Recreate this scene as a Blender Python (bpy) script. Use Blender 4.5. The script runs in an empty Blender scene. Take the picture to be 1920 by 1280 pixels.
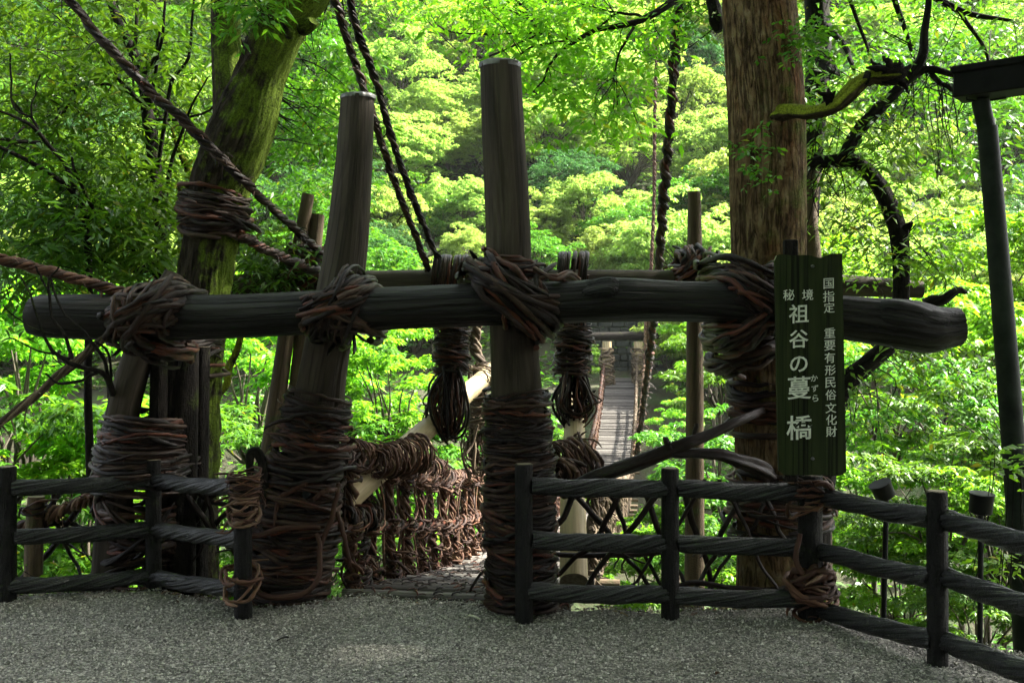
import bpy, math, random
import numpy as np
from mathutils import Vector
R = math.radians
C = bpy.context.scene
rng = np.random.default_rng(7)
random.seed(7)

# ------------------------------------------------------------------ camera, sky, sun, exposure
F, CX, HY, CH = 1867.0, 960.0, 620.0, 1.65
cam = bpy.data.objects.new('camera', bpy.data.cameras.new('camera'))
C.collection.objects.link(cam)
cam.location = (0, 0, CH); cam.rotation_euler = (R(90), 0, 0)
cam.data.sensor_width = 36; cam.data.lens = F/1920*36
cam.data.shift_y = -20/1920
cam.data.clip_start = 0.05; cam.data.clip_end = 1000
C.camera = cam
SUN = Vector((0.62, 0.16, 0.77)).normalized()
sun_el = math.asin(SUN.z); sun_az = math.atan2(SUN.x, SUN.y)
w = bpy.data.worlds.new('World'); C.world = w; w.use_nodes = True
nt = w.node_tree
sky = nt.nodes.new('ShaderNodeTexSky'); sky.sky_type = 'NISHITA'; sky.sun_disc = False
sky.sun_elevation = sun_el; sky.sun_rotation = sun_az; sky.air_density = 1.0; sky.dust_density = 4.0; sky.ozone_density = 1.0
bg = nt.nodes['Background']; bg.inputs[1].default_value = 0.095
hz = nt.nodes.new('ShaderNodeHueSaturation'); hz.inputs['Saturation'].default_value = 0.35   # hazy white sky
nt.links.new(sky.outputs[0], hz.inputs['Color']); nt.links.new(hz.outputs[0], bg.inputs[0])
sl = bpy.data.lights.new('sun', 'SUN'); sl.energy = 4.3; sl.angle = R(1.5); sl.color = (1, 0.95, 0.84)
so = bpy.data.objects.new('sun', sl); C.collection.objects.link(so)
so.rotation_euler = SUN.to_track_quat('Z', 'Y').to_euler()
C.view_settings.view_transform = 'Standard'; C.view_settings.look = 'None'
C.view_settings.gamma = 1; C.view_settings.exposure = 3.1
C.cycles.use_denoising = True
C.cycles.max_bounces = 8; C.cycles.diffuse_bounces = 4; C.cycles.transmission_bounces = 4
C.cycles.glossy_bounces = 2; C.cycles.sample_clamp_indirect = 6

# ------------------------------------------------------------------ helpers
def P(px, py, d):
    return np.array([(px-CX)/F*d, d, CH-(py-HY)/F*d])
def PP(*pts): return np.array([P(*p) for p in pts])
def M(px, d): return px*d/F
def nrm(v): return v/np.maximum(np.linalg.norm(v, axis=-1, keepdims=True), 1e-9)
def cr(pts, n):
    p = np.asarray(pts, float)
    if p.ndim == 1: p = p[:, None]
    k = len(p)
    if k == 2:
        t = np.linspace(0, 1, n)[:, None]; return p[0]*(1-t)+p[1]*t
    q = p[:, :3] if p.shape[1] >= 3 else p
    s = np.concatenate([[0], np.cumsum(np.maximum(np.linalg.norm(np.diff(q, axis=0), axis=1), 1e-6))])
    m = np.empty_like(p)
    m[1:-1] = (p[2:]-p[:-2])/(s[2:]-s[:-2])[:, None]
    m[0] = (p[1]-p[0])/(s[1]-s[0]); m[-1] = (p[-1]-p[-2])/(s[-1]-s[-2])
    x = np.linspace(0, s[-1], n)
    i = np.clip(np.searchsorted(s, x, side='right')-1, 0, k-2)
    h = (s[i+1]-s[i])[:, None]; t = ((x-s[i])[:, None])/h
    return ((2*t**3-3*t**2+1)*p[i]+(t**3-2*t**2+t)*h*m[i]+(-2*t**3+3*t**2)*p[i+1]+(t**3-t**2)*h*m[i+1])
def wob(n, amp, k=4):
    k = max(3, k)
    return np.interp(np.linspace(0, 1, n), np.linspace(0, 1, k*2), np.convolve(rng.normal(0, amp, k*2+2), [.25, .5, .25], 'valid'))
def wob3(n, amp, k=4): return np.stack([wob(n, amp, k) for _ in range(3)], 1)

class Buf:
    def __init__(s): s.v = []; s.f = []; s.mi = []; s.r = []; s.st = []; s.n = 0
    def add(s, v, faces, rnd=0.5, st=None, mi=0):
        v = np.asarray(v, np.float32).reshape(-1, 3)
        for f in faces:
            f = np.asarray(f, np.int64)
            if f.ndim == 1: f = f[None]
            s.f.append(f+s.n); s.mi.append(np.full(len(f), mi, np.int32))
        s.v.append(v); s.r.append(np.broadcast_to(np.asarray(rnd, np.float32), (len(v),)))
        s.st.append(v if st is None else np.asarray(st, np.float32).reshape(-1, 3))
        s.n += len(v)
    def build(s, name, mats, parent=None, smooth=True):
        me = bpy.data.meshes.new(name)
        v = np.concatenate(s.v)
        lt = np.concatenate([np.full(len(f), f.shape[1], np.int32) for f in s.f])
        li = np.concatenate([f.ravel() for f in s.f]).astype(np.int32)
        me.vertices.add(len(v)); me.vertices.foreach_set('co', v.ravel())
        me.loops.add(len(li)); me.loops.foreach_set('vertex_index', li)
        me.polygons.add(len(lt))
        me.polygons.foreach_set('loop_start', (np.cumsum(lt)-lt).astype(np.int32))
        me.polygons.foreach_set('loop_total', lt)
        me.polygons.foreach_set('material_index', np.concatenate(s.mi))
        me.polygons.foreach_set('use_smooth', np.full(len(lt), smooth))
        a = me.attributes.new('rnd', 'FLOAT', 'POINT'); a.data.foreach_set('value', np.concatenate(s.r).astype(np.float32))
        b = me.attributes.new('st', 'FLOAT_VECTOR', 'POINT'); b.data.foreach_set('vector', np.concatenate(s.st).ravel())
        me.update(calc_edges=True)
        for m in (mats if isinstance(mats, (list, tuple)) else [mats]): me.materials.append(m)
        o = bpy.data.objects.new(name, me); C.collection.objects.link(o)
        if parent is not None:
            o.parent = parent; o.matrix_parent_inverse = parent.matrix_world.inverted() if False else o.matrix_parent_inverse
            o.location = -Vector(parent['_o'])
        return o

def tag(o, label=None, cat=None, group=None, kind=None):
    if label: o['label'] = label
    if cat: o['category'] = cat
    if group: o['group'] = group
    if kind: o['kind'] = kind
    return o
def thing(name, label, cat, loc=(0, 0, 0), group=None):
    o = bpy.data.objects.new(name, None); C.collection.objects.link(o)
    o.empty_display_size = 0.1
    o.location = Vector([float(x) for x in loc]); o['_o'] = [float(x) for x in loc]
    return tag(o, label, cat, group)
def sub(part): part['_o'] = [0.0, 0.0, 0.0]; return part

def tube(B, path, rad, seg=6, rnd=None, cap=True, mod=None, capmat=0, mi=0, tw=0.):
    p = np.asarray(path, float); n = len(p)
    r = np.broadcast_to(np.asarray(rad, float), (n,))
    t = nrm(np.gradient(p, axis=0))
    ref = np.linalg.svd(t, full_matrices=True)[2][-1]
    u = nrm(np.cross(t, ref)); v = np.cross(u, t)
    a = np.linspace(0, 2*np.pi, seg, endpoint=False)
    ca, sa = np.cos(a), np.sin(a)
    rr = r[:, None]*np.ones(seg) if mod is None else r[:, None]*mod(a[None, :], np.concatenate([[0], np.cumsum(np.linalg.norm(np.diff(p, axis=0), axis=1))])[:, None])
    s = np.concatenate([[0], np.cumsum(np.linalg.norm(np.diff(p, axis=0), axis=1))])
    cb, sb_ = np.cos(a[None]+tw*s[:, None]), np.sin(a[None]+tw*s[:, None])
    ring = p[:, None]+(u[:, None]*cb[..., None]+v[:, None]*sb_[..., None])*rr[..., None]
    st = np.stack([ca[None]*r[:, None], sa[None]*r[:, None], np.broadcast_to(s[:, None], (n, seg))], -1)
    rv = rng.random() if rnd is None else rnd
    st = st+np.array([rv*17.0, rv*5.0, rv*31.0])
    i = np.arange(n-1)[:, None]*seg; j = np.arange(seg)[None]; k = (j+1) % seg
    q = np.stack([i+j, i+k, i+seg+k, i+seg+j], -1).reshape(-1, 4)
    B.add(ring, [q], rv, st, mi)
    if cap:
        B.add(ring[0], [np.arange(seg)[::-1]], rv, st[0], capmat)
        B.add(ring[-1], [np.arange(seg)], rv, st[-1], capmat)

def nz(seed, k0=2, k1=7, amp=.03, q=2.0, m=8):
    g = np.random.default_rng(seed)
    ks = g.integers(k0, k1+1, m); ph = g.random(m)*6.28; qs = g.normal(0, q, m); am = g.random(m)*amp*2/math.sqrt(m)
    def f(a, s):
        o = 1.0+0*a+0*s
        for K, p_, Q, A in zip(ks, ph, qs, am): o = o+A*np.cos(K*a+p_+Q*s)
        return o
    return f
def barky(seed, ridges=22, depth=.03, base=.04, wv_=1.):
    f = nz(seed, 1, 4, base, 1.2); g = np.random.default_rng(seed+1)
    p1, p2 = g.random(2)*6.28
    def h(a, s):
        wv = wv_*(1.1*np.sin(s*3.1+p1+2*np.sin(a*3))+.7*np.sin(s*7.3+p2)+(wv_ > 1)*.6*np.sin(s*13+5*np.sin(a*5+s)))
        return f(a, s)+depth*(np.abs(np.sin((a*ridges+wv)/2))-.6)+depth*.5*(np.sin(a*ridges*2+4*np.sin(s*5+a*2)))
    return h

def cracked(base, seed, n=9, L=(.4, 1.6), S=4., knots=3, depth=.10, width=.05, kn=.05):
    g = np.random.default_rng(seed); K = [(g.random()*6.283, g.uniform(-.1, S), g.uniform(*L), g.uniform(.4, 1)*depth, g.uniform(.6, 1.3)*width, g.normal(0, .12), g.random()*6) for _ in range(n)]
    Q = [(g.uniform(3.2, 6.2), g.uniform(.1, S), g.uniform(.6, 1)*kn) for _ in range(knots)]
    def f(a, s):
        o = base(a, s)
        for a0, s0, l, dp, wd, sl_, ph in K:
            da = np.mod(a-a0-sl_*(s-s0)-.05*np.sin(s*9+ph)+np.pi, 2*np.pi)-np.pi; e = np.clip((s-s0)/.12, 0, 1)*np.clip((s0+l-s)/.25, 0, 1); o = o-dp*e*np.exp(-(da/wd)**2)
        for a0, s0, k in Q:
            da = np.mod(a-a0+np.pi, 2*np.pi)-np.pi; r2 = (da/.38)**2+((s-s0)/.06)**2; o = o+k*np.exp(-r2)-k*1.1*np.exp(-r2*7)
        return o
    return f
def box(B, c, sx, sy, sz, rot=None, rnd=.5, mi=0, bev=.0):
    x, y, z = sx/2, sy/2, sz/2; b = min(bev, x*.9, y*.9, z*.9)
    if b <= 0:
        v = np.array([[i*x, j*y, k*z] for i in (-1, 1) for j in (-1, 1) for k in (-1, 1)], float)
        f = [[0, 1, 3, 2], [4, 6, 7, 5], [0, 4, 5, 1], [2, 3, 7, 6], [0, 2, 6, 4], [1, 5, 7, 3]]
        vv = []; ff = []
        for q in f:
            ff.append(list(range(len(vv), len(vv)+4))); vv += [v[i] for i in q]
        v = np.array(vv); f = ff
    else:   # chamfered along the z edges and rims
        ring = np.array([[x, y-b], [x-b, y], [-x+b, y], [-x, y-b], [-x, -y+b], [-x+b, -y], [x-b, -y], [x, -y+b]])
        ins = ring*np.array([(x-b)/x, (y-b)/y])
        rings = [np.c_[ins, np.full(8, -z)], np.c_[ring, np.full(8, -z+b)], np.c_[ring, np.full(8, z-b)], np.c_[ins, np.full(8, z)]]
        v = []; f = []
        def face(pts): f.append(list(range(len(v), len(v)+len(pts)))); v.extend(pts)
        for k in range(3):
            for i in range(8):
                j = (i+1) % 8; face([rings[k][i], rings[k][j], rings[k+1][j], rings[k+1][i]])
        face(list(rings[0][::-1])); face(list(rings[3])); v = np.array(v)
    if rot is not None: v = v@np.asarray(rot, float).T
    B.add(v+np.asarray(c, float), [np.array(q) for q in f], rnd, None, mi)
def rotz(a): c, s = math.cos(a), math.sin(a); return np.array([[c, -s, 0], [s, c, 0], [0, 0, 1]])
def frame(w):
    w = nrm(np.asarray(w, float)); a = np.array([0, 0, 1.]) if abs(w[2]) < .9 else np.array([1., 0, 0])
    u = nrm(np.cross(a, w)); return u, np.cross(w, u), w

# vines coiled round a straight axis from C0 to C1
def wrap(B, C0, C1, R0, R1, n, rv=(.008, .016), turns=(.5, 1.6), tilt=.03, stray=.2, bulge=0., ecc=1.0, phi0=0):
    C0, C1 = np.asarray(C0, float), np.asarray(C1, float); Lw = np.linalg.norm(C1-C0)
    w_ = nrm(C1-C0); u = nrm(np.cross(np.array([0, 1., 0]) if abs(w_[1]) < .9 else np.array([1., 0, 0]), w_)); v = np.cross(w_, u)
    for i in range(n):
        t = (i+rng.random())/n
        T = rng.uniform(*turns); m = int(T*26)+5
        a0 = rng.random()*6.28; a = a0+np.linspace(0, T*2*np.pi, m)*rng.choice([-1, 1])
        r = rv[0]*.8+(rv[1]-rv[0]*.8)*rng.random()**1.8; rt = R0+(R1-R0)*t+bulge*math.sin(math.pi*t)
        rad = rt+r*rng.uniform(-.2, 2.1)+wob(m, r*1.1, m//4)+rng.normal(0, r*.22, m)
        rad[:2] -= r*1.5
        ax = t*Lw+tilt*rng.normal()*np.sin(a+rng.random()*6.28)+rng.uniform(-1, 1)*r*3*np.linspace(-.5, .5, m)*T+wob(m, r*1.9, m//4)+rng.normal(0, r*.2, m)
        if rng.random() < stray:
            e = rng.uniform(.02, .09); k = min(5, m); rad[-k:] += np.linspace(0, e, k)**1.0; ax[-k:] -= np.linspace(0, rng.uniform(-.03, .1), k)
        else: rad[-2:] -= r*1.2
        ax = np.clip(ax, -.03, Lw+.03)
        p = C0+w_*ax[:, None]+u*(rad*np.cos(a)*ecc)[:, None]+v*(rad*np.sin(a))[:, None]
        rr = r*(1+wob(m, .22, m//2)+.5*(rng.random(m) < .07)); rr[-1] *= .5; rr[0] *= .6
        tube(B, p, rr, 6)
    for i in range(int(n*.9)):      # frayed fibres and peeling bark
        a = rng.random()*6.28; t = rng.random(); rad = R0+(R1-R0)*t+rv[1]*1.5; l = rng.uniform(.03, .16); sg = rng.choice([-1, 1]); k = np.linspace(0, 1, 6)
        aa = a+sg*k*l/max(rad, .05); ra = rad+k**1.6*rng.uniform(.0, .05); ax = t*Lw+k*rng.normal()*.03-k**2*rng.random()*.04
        tube(B, C0+w_*ax[:, None]+u*(ra*np.cos(aa)*ecc)[:, None]+v*(ra*np.sin(aa))[:, None], np.linspace(rng.uniform(.002, .0045), .001, 6), 4, cap=False)
# lashing: loops thrown diagonally round a crossing of beam and post
def lash(B, Cn, A, D, W, alpha, n, rv=(.009, .018), sup=2.6, beam=np.array([1., 0, 0])):
    Cn = np.asarray(Cn, float); Z = np.array([0, 0, 1.]); Y = nrm(np.cross(Z, beam))
    for i in range(n):
        al = alpha+rng.normal()*.22
        e1 = beam*math.cos(al)+Z*math.sin(al); e3 = -beam*math.sin(al)+Z*math.cos(al)
        off = rng.uniform(-1, 1); T = rng.uniform(.55, 1.3); m = int(T*26)+4
        a = rng.random()*6.28+np.linspace(0, T*2*np.pi, m)
        k = math.sqrt(max(.15, 1-off*off*.75)); r = rng.uniform(*rv); ex = r*rng.uniform(0, 2.2)
        c, s = np.cos(a), np.sin(a)
        x = np.sign(c)*np.abs(c)**(2/sup)*(A*k+ex); y = np.sign(s)*np.abs(s)**(2/sup)*(D*(.6+.4*k)+ex)
        h = off*W+wob(m, .012, m//4)+.02*np.sin(a+rng.random()*6)
        if rng.random() < .25: x[-4:] += np.sign(x[-1])*np.linspace(0, .06, 4); h[-4:] += np.linspace(0, rng.normal()*.05, 4)
        p = Cn+e1*x[:, None]+Y*y[:, None]+e3*h[:, None]+wob3(m, r*1.1, m//3)+rng.normal(0, r*.2, (m, 3))
        rr = r*(1+wob(m, .22, m//2)+.4*(rng.random(m) < .06)); rr[-1] *= .5; tube(B, p, rr, 6)
def rope(B, path, rad, strands=6, pitch=.22, n=None, jit=.35, fuzz=0, rs=.5):
    p = np.asarray(path, float); Lp = np.linalg.norm(np.diff(p, axis=0), axis=1).sum()
    n = n or int(max(20, Lp/pitch*10)); p = cr(p, n)
    rad = cr(np.asarray(rad, float).reshape(-1, 1), n)[:, 0] if np.ndim(rad) else np.full(n, rad)
    t = nrm(np.gradient(p, axis=0)); ref = np.linalg.svd(t)[2][-1]; u = nrm(np.cross(t, ref)); v = np.cross(u, t)
    s = np.linspace(0, Lp, n)
    for k in range(strands):
        a = 6.283*k/strands+s/pitch*6.283+wob(n, .5, 10)
        o = rad*.6*(1+wob(n, jit, 14)); q_ = rng.uniform(.55, 1.15)
        tube(B, p+u*(np.cos(a)*o)[:, None]+v*(np.sin(a)*o)[:, None]+wob3(n, 1, n//5)*(rad*.12)[:, None], rad*rs*q_*(1+wob(n, .22, n//6)), 6)
    for _ in range(fuzz):
        i = rng.integers(2, n-4); L_ = rng.uniform(.03, .11); a = rng.random()*6.28
        d = nrm(u[i]*math.cos(a)+v[i]*math.sin(a)+t[i]*rng.uniform(-1, 1)); b = p[i]+d*rad[i]*.4
        q = np.array([b, b+d*L_*.6, b+d*L_+np.array([0, 0, -.3*L_])])
        tube(B, cr(q, 5), np.linspace(.006, .002, 5), 4)
# rail of a fence: a fat twisted rope of stone-like vine
def twrail(B, p0, p1, rad, twist=9., seed=0, rnd=.5):
    p0, p1 = np.asarray(p0, float), np.asarray(p1, float)
    n = 110; p = cr(np.array([p0, (p0+p1)/2+np.array([0, 0, -.010]), p1]), n); p[1:-1] += wob3(n, .004, 5)[1:-1]
    g = np.random.default_rng(seed); f = nz(seed, 1, 3, .05, 4); ph = g.random(4)*6; K = 7
    def mod(a, s):
        w1 = a*K+1.1*np.sin(s*4+ph[0])+.9*np.sin(a*2+s*6+ph[1]); w2 = a*(K+6)+2.2*np.sin(s*5+ph[2])+1.2*np.sin(a*3+ph[3])
        return f(a, s)*(.74+.24*np.abs(np.sin(w1/2))**.5+.13*np.abs(np.sin(w2/2))**.6+.025*np.sin(a*31+s*20))
    tube(B, p, rad, 96, rnd=rnd, mod=mod, tw=g.uniform(3.6, 6.8))

# ------------------------------------------------------------------ leaves (vectorised)
def leaves(B, base, axis, up, L, Wd, fold=.12, droop=.12):
    n = len(base); L = np.broadcast_to(L, (n,))[:, None]; Wd = np.broadcast_to(Wd, (n,))[:, None]
    a = nrm(axis); s = nrm(np.cross(a, up)); u = np.cross(s, a)
    v = np.stack([base, base+a*L*.42+s*Wd+u*fold*Wd, base+a*L-u*droop*L, base+a*L*.42-s*Wd+u*fold*Wd], 1)
    q = (np.arange(n)[:, None]*4+np.arange(4)[None])
    r = rng.random(n)
    B.add(v.reshape(-1, 3), [q], np.repeat(r, 4))
def sprays(B, cen, per=9, L=.1, Wd=.02, spread=.10, lift=.25, droop=.18, dirs=None, flat=.5):
    N = len(cen)*per
    c = np.repeat(cen, per, 0)
    th = rng.random(N)*6.283
    ax = np.stack([np.cos(th), np.sin(th), rng.normal(-lift, .3, N)], 1)
    if dirs is not None: ax = ax+np.repeat(dirs, per, 0)*1.1
    b = c+nrm(ax)*spread*rng.random((N, 1))**.7+rng.normal(0, spread*.25, (N, 3))
    up = np.stack([rng.normal(0, flat, N), rng.normal(0, flat, N), np.ones(N)], 1)
    sc = rng.uniform(.65, 1.2, N)
    leaves(B, b, ax, up, L*sc, Wd*sc, droop=droop)

# ------------------------------------------------------------------ materials
def newmat(name):
    m = bpy.data.materials.new(name); m.use_nodes = True; t = m.node_tree
    return m, t, t.nodes, t.links, t.nodes['Principled BSDF']
def node(t, ty, **kw):
    n = t.nodes.new(ty)
    for k, v in kw.items():
        if k in n.inputs: n.inputs[k].default_value = v
        else: setattr(n, k, v)
    return n
def ramp(t, stops):
    r = t.nodes.new('ShaderNodeValToRGB'); e = r.color_ramp.elements
    while len(e) < len(stops): e.new(.5)
    for x, (p_, c_) in zip(e, stops): x.position = p_; x.color = (*c_, 1)
    return r
def attr(t, name): a = t.nodes.new('ShaderNodeAttribute'); a.attribute_name = name; return a
def mat_wood(name, stops, sc=(14, 14, 2.2), bump=.5, rough=.75, crack=.5, moss=None, rnd=False, spec=.3, det=8, dist=.012, k=1.0, patch=None):
    stops = [(p_, tuple(x*k for x in c_)) for p_, c_ in stops]
    m, t, N, L, b = newmat(name)
    a = attr(t, 'st'); mp = node(t, 'ShaderNodeMapping'); mp.inputs['Scale'].default_value = sc
    L.new(a.outputs['Vector'], mp.inputs['Vector'])
    n1 = node(t, 'ShaderNodeTexNoise', Scale=1.0, Detail=float(det), Roughness=.62, Distortion=.6); L.new(mp.outputs[0], n1.inputs['Vector'])
    mp2 = node(t, 'ShaderNodeMapping'); mp2.inputs['Scale'].default_value = (sc[0]*2.4, sc[1]*2.4, sc[2]*.5)
    L.new(a.outputs['Vector'], mp2.inputs['Vector'])
    n2 = node(t, 'ShaderNodeTexNoise', Scale=1.0, Detail=4.0, Roughness=.6, Distortion=1.2); L.new(mp2.outputs[0], n2.inputs['Vector'])
    cr_ = ramp(t, [(.40, (0, 0, 0)), (.5, (1, 1, 1))]); L.new(n2.outputs[0], cr_.inputs[0])
    rp = ramp(t, stops)
    if rnd:
        at = attr(t, 'rnd'); mx = node(t, 'ShaderNodeMath', operation='MULTIPLY_ADD'); mx.inputs[1].default_value = .45
        sb = node(t, 'ShaderNodeMath', operation='MULTIPLY_ADD'); sb.inputs[1].default_value = .85; sb.inputs[2].default_value = -.15
        L.new(at.outputs['Fac'], sb.inputs[0]); L.new(n1.outputs[0], mx.inputs[0]); L.new(sb.outputs[0], mx.inputs[2]); L.new(mx.outputs[0], rp.inputs[0])
    else: L.new(n1.outputs[0], rp.inputs[0])
    mul = node(t, 'ShaderNodeMix', data_type='RGBA', blend_type='MULTIPLY'); mul.inputs[0].default_value = crack
    src = rp.outputs[0]
    if patch:
        pn = node(t, 'ShaderNodeTexNoise', Scale=1.0, Detail=6.0, Roughness=.6); pm = node(t, 'ShaderNodeMapping'); pm.inputs['Scale'].default_value = (5, 5, 1.7); L.new(a.outputs['Vector'], pm.inputs['Vector']); L.new(pm.outputs[0], pn.inputs['Vector'])
        pr_ = ramp(t, [(.52, (1, 1, 1)), (.66, patch)]); L.new(pn.outputs[0], pr_.inputs[0])
        pmx = node(t, 'ShaderNodeMix', data_type='RGBA', blend_type='MULTIPLY'); pmx.inputs[0].default_value = 1; L.new(src, pmx.inputs[6]); L.new(pr_.outputs[0], pmx.inputs[7]); src = pmx.outputs[2]
    L.new(src, mul.inputs[6]); L.new(cr_.outputs[0], mul.inputs[7])
    col = mul.outputs[2]; grain = None
    if moss:
        g = node(t, 'ShaderNodeTexNoise', Scale=moss[2], Detail=6.0, Roughness=.7)
        geo = t.nodes.new('ShaderNodeNewGeometry'); L.new(geo.outputs['Position'], g.inputs['Vector'])
        nm = node(t, 'ShaderNodeVectorMath', operation='DOT_PRODUCT'); nm.inputs[1].default_value = moss[3]; L.new(geo.outputs['Normal'], nm.inputs[0])
        ad = node(t, 'ShaderNodeMath', operation='MULTIPLY_ADD'); ad.inputs[1].default_value = moss[4]; L.new(nm.outputs['Value'], ad.inputs[0]); L.new(g.outputs[0], ad.inputs[2])
        if len(moss) > 5:   # moss thins out towards the foot
            sx = t.nodes.new('ShaderNodeSeparateXYZ'); L.new(geo.outputs['Position'], sx.inputs[0]); mz = node(t, 'ShaderNodeMapRange'); mz.inputs[1].default_value = .8; mz.inputs[2].default_value = 3.8; mz.inputs[3].default_value = -moss[5]; mz.inputs[4].default_value = moss[5]; L.new(sx.outputs[2], mz.inputs[0])
            az = node(t, 'ShaderNodeMath', operation='ADD'); L.new(ad.outputs[0], az.inputs[0]); L.new(mz.outputs[0], az.inputs[1]); ad = az
        mr = ramp(t, [(moss[1]-.07, (0, 0, 0)), (moss[1]+.07, (1, 1, 1))]); L.new(ad.outputs[0], mr.inputs[0])
        mm = node(t, 'ShaderNodeMix', data_type='RGBA'); L.new(mr.outputs[0], mm.inputs[0]); L.new(col, mm.inputs[6])
        gg = node(t, 'ShaderNodeTexNoise', Scale=90.0, Detail=3.0); L.new(geo.outputs['Position'], gg.inputs['Vector'])
        gr = ramp(t, [(.3, tuple(x*.45 for x in moss[0])), (.7, tuple(x*1.4 for x in moss[0]))]); L.new(gg.outputs[0], gr.inputs[0])
        L.new(gr.outputs[0], mm.inputs[7]); col = mm.outputs[2]; grain = gg
    L.new(col, b.inputs['Base Color'])
    ad2 = node(t, 'ShaderNodeMath', operation='MULTIPLY_ADD'); ad2.inputs[1].default_value = .6; L.new(cr_.outputs[0], ad2.inputs[0]); L.new(n1.outputs[0], ad2.inputs[2])
    bp = node(t, 'ShaderNodeBump', Strength=bump, Distance=dist); L.new(ad2.outputs[0], bp.inputs['Height']); L.new(bp.outputs[0], b.inputs['Normal'])
    if grain:
        b2 = node(t, 'ShaderNodeBump', Strength=.6, Distance=.012); L.new(grain.outputs[0], b2.inputs['Height']); L.new(bp.outputs[0], b2.inputs['Normal']); L.new(b2.outputs[0], b.inputs['Normal'])
    b.inputs['Roughness'].default_value = rough; b.inputs['Specular IOR Level'].default_value = spec
    return m
def mat_leaf(name, lo, hi, trans=.45, tcol=None, rough=.42, spec=.35, hue=.02, old=.02):
    m, t, N, L, b = newmat(name)
    a = attr(t, 'rnd'); oi = t.nodes.new('ShaderNodeObjectInfo')
    rp = ramp(t, [(0, lo), (1-old*1.2, hi), (1-old*.6, (hi[0]*1.9, hi[1]*1.1, hi[2])), (1, (hi[0]*1.6, hi[1]*.7, hi[2]))] if old else [(0, lo), (1, hi)]); L.new(a.outputs['Fac'], rp.inputs[0])
    hs = node(t, 'ShaderNodeHueSaturation'); L.new(rp.outputs[0], hs.inputs['Color'])
    h = node(t, 'ShaderNodeMath', operation='MULTIPLY_ADD'); h.inputs[1].default_value = hue; h.inputs[2].default_value = .5-hue/2; L.new(oi.outputs['Random'], h.inputs[0]); L.new(h.outputs[0], hs.inputs['Hue'])
    vv = node(t, 'ShaderNodeMath', operation='MULTIPLY_ADD'); vv.inputs[1].default_value = .35; vv.inputs[2].default_value = .82; L.new(oi.outputs['Random'], vv.inputs[0]); L.new(vv.outputs[0], hs.inputs['Value'])
    L.new(hs.outputs[0], b.inputs['Base Color']); b.inputs['Roughness'].default_value = rough; b.inputs['Specular IOR Level'].default_value = spec
    tr = t.nodes.new('ShaderNodeBsdfTranslucent')
    mu = node(t, 'ShaderNodeMix', data_type='RGBA', blend_type='MULTIPLY'); mu.inputs[0].default_value = 1; mu.inputs[7].default_value = (*(tcol or (1.5, 1.35, .55)), 1)
    L.new(hs.outputs[0], mu.inputs[6]); L.new(mu.outputs[2], tr.inputs['Color'])
    mx = t.nodes.new('ShaderNodeMixShader'); mx.inputs[0].default_value = trans
    L.new(b.outputs[0], mx.inputs[1]); L.new(tr.outputs[0], mx.inputs[2]); L.new(mx.outputs[0], N['Material Output'].inputs['Surface'])
    return m
def mat_plain(name, col, rough=.6, metal=0., var=.25, scale=12., bump=.1, spec=.4):
    m, t, N, L, b = newmat(name)
    geo = t.nodes.new('ShaderNodeNewGeometry'); n = node(t, 'ShaderNodeTexNoise', Scale=scale, Detail=6.0, Roughness=.65); L.new(geo.outputs['Position'], n.inputs['Vector'])
    rp = ramp(t, [(.3, tuple(x*(1-var) for x in col)), (.7, tuple(min(1, x*(1+var)) for x in col))]); L.new(n.outputs[0], rp.inputs[0]); L.new(rp.outputs[0], b.inputs['Base Color'])
    bp = node(t, 'ShaderNodeBump', Strength=bump, Distance=.01); L.new(n.outputs[0], bp.inputs['Height']); L.new(bp.outputs[0], b.inputs['Normal'])
    b.inputs['Roughness'].default_value = rough; b.inputs['Metallic'].default_value = metal; b.inputs['Specular IOR Level'].default_value = spec
    return m

M_beam = mat_wood('dark_weathered_log', k=0.21, stops=[(.3, (.018, .015, .012)), (.5, (.05, .043, .036)), (.72, (.10, .092, .08))], sc=(11, 11, 1.3), bump=1., rough=.55, crack=.75, spec=.22)
M_post = mat_wood('grey_brown_log', k=0.52, stops=[(.3, (.035, .026, .018)), (.5, (.085, .066, .046)), (.75, (.15, .125, .09))], sc=(13, 13, 1.2), bump=.4, rough=.75, crack=.4, spec=.2)
M_cut = mat_plain('cut_wood_end', (.17, .14, .09), .85, var=.5, scale=30, bump=.4)
M_tin = mat_plain('tin_cap', (.12, .12, .115), .45, .7, var=.4, scale=20)
M_pole = mat_wood('peeled_pole', k=0.85, stops=[(.3, (.22, .16, .08)), (.5, (.36, .28, .15)), (.75, (.46, .39, .25))], sc=(9, 9, 1.0), bump=.2, rough=.6, crack=.22)
M_bpole = mat_wood('brown_pole', k=0.75, stops=[(.3, (.06, .04, .02)), (.5, (.13, .09, .05)), (.75, (.2, .15, .09))], sc=(12, 12, 1.0), bump=.3, rough=.8, crack=.4, moss=((.05, .07, .02), .62, 5., (-.3, -.2, .4), .05))
M_vine = mat_wood('dry_vine', k=0.45, stops=[(.0, (.008, .004, .003)), (.36, (.028, .013, .008)), (.58, (.068, .032, .019)), (.74, (.13, .075, .046)), (.86, (.19, .05, .024)), (1, (.30, .10, .048))], sc=(55, 55, 12), bump=.8, rough=.5, crack=.7, rnd=True, spec=.25, dist=.006)
M_vinew = mat_wood('warm_vine', k=0.55, stops=[(.0, (.03, .013, .008)), (.4, (.095, .037, .019)), (.65, (.18, .08, .042)), (.85, (.24, .15, .09)), (1, (.34, .11, .05))], sc=(60, 60, 14), bump=.5, rough=.7, crack=.4, rnd=True, spec=.3, dist=.004)
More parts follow.
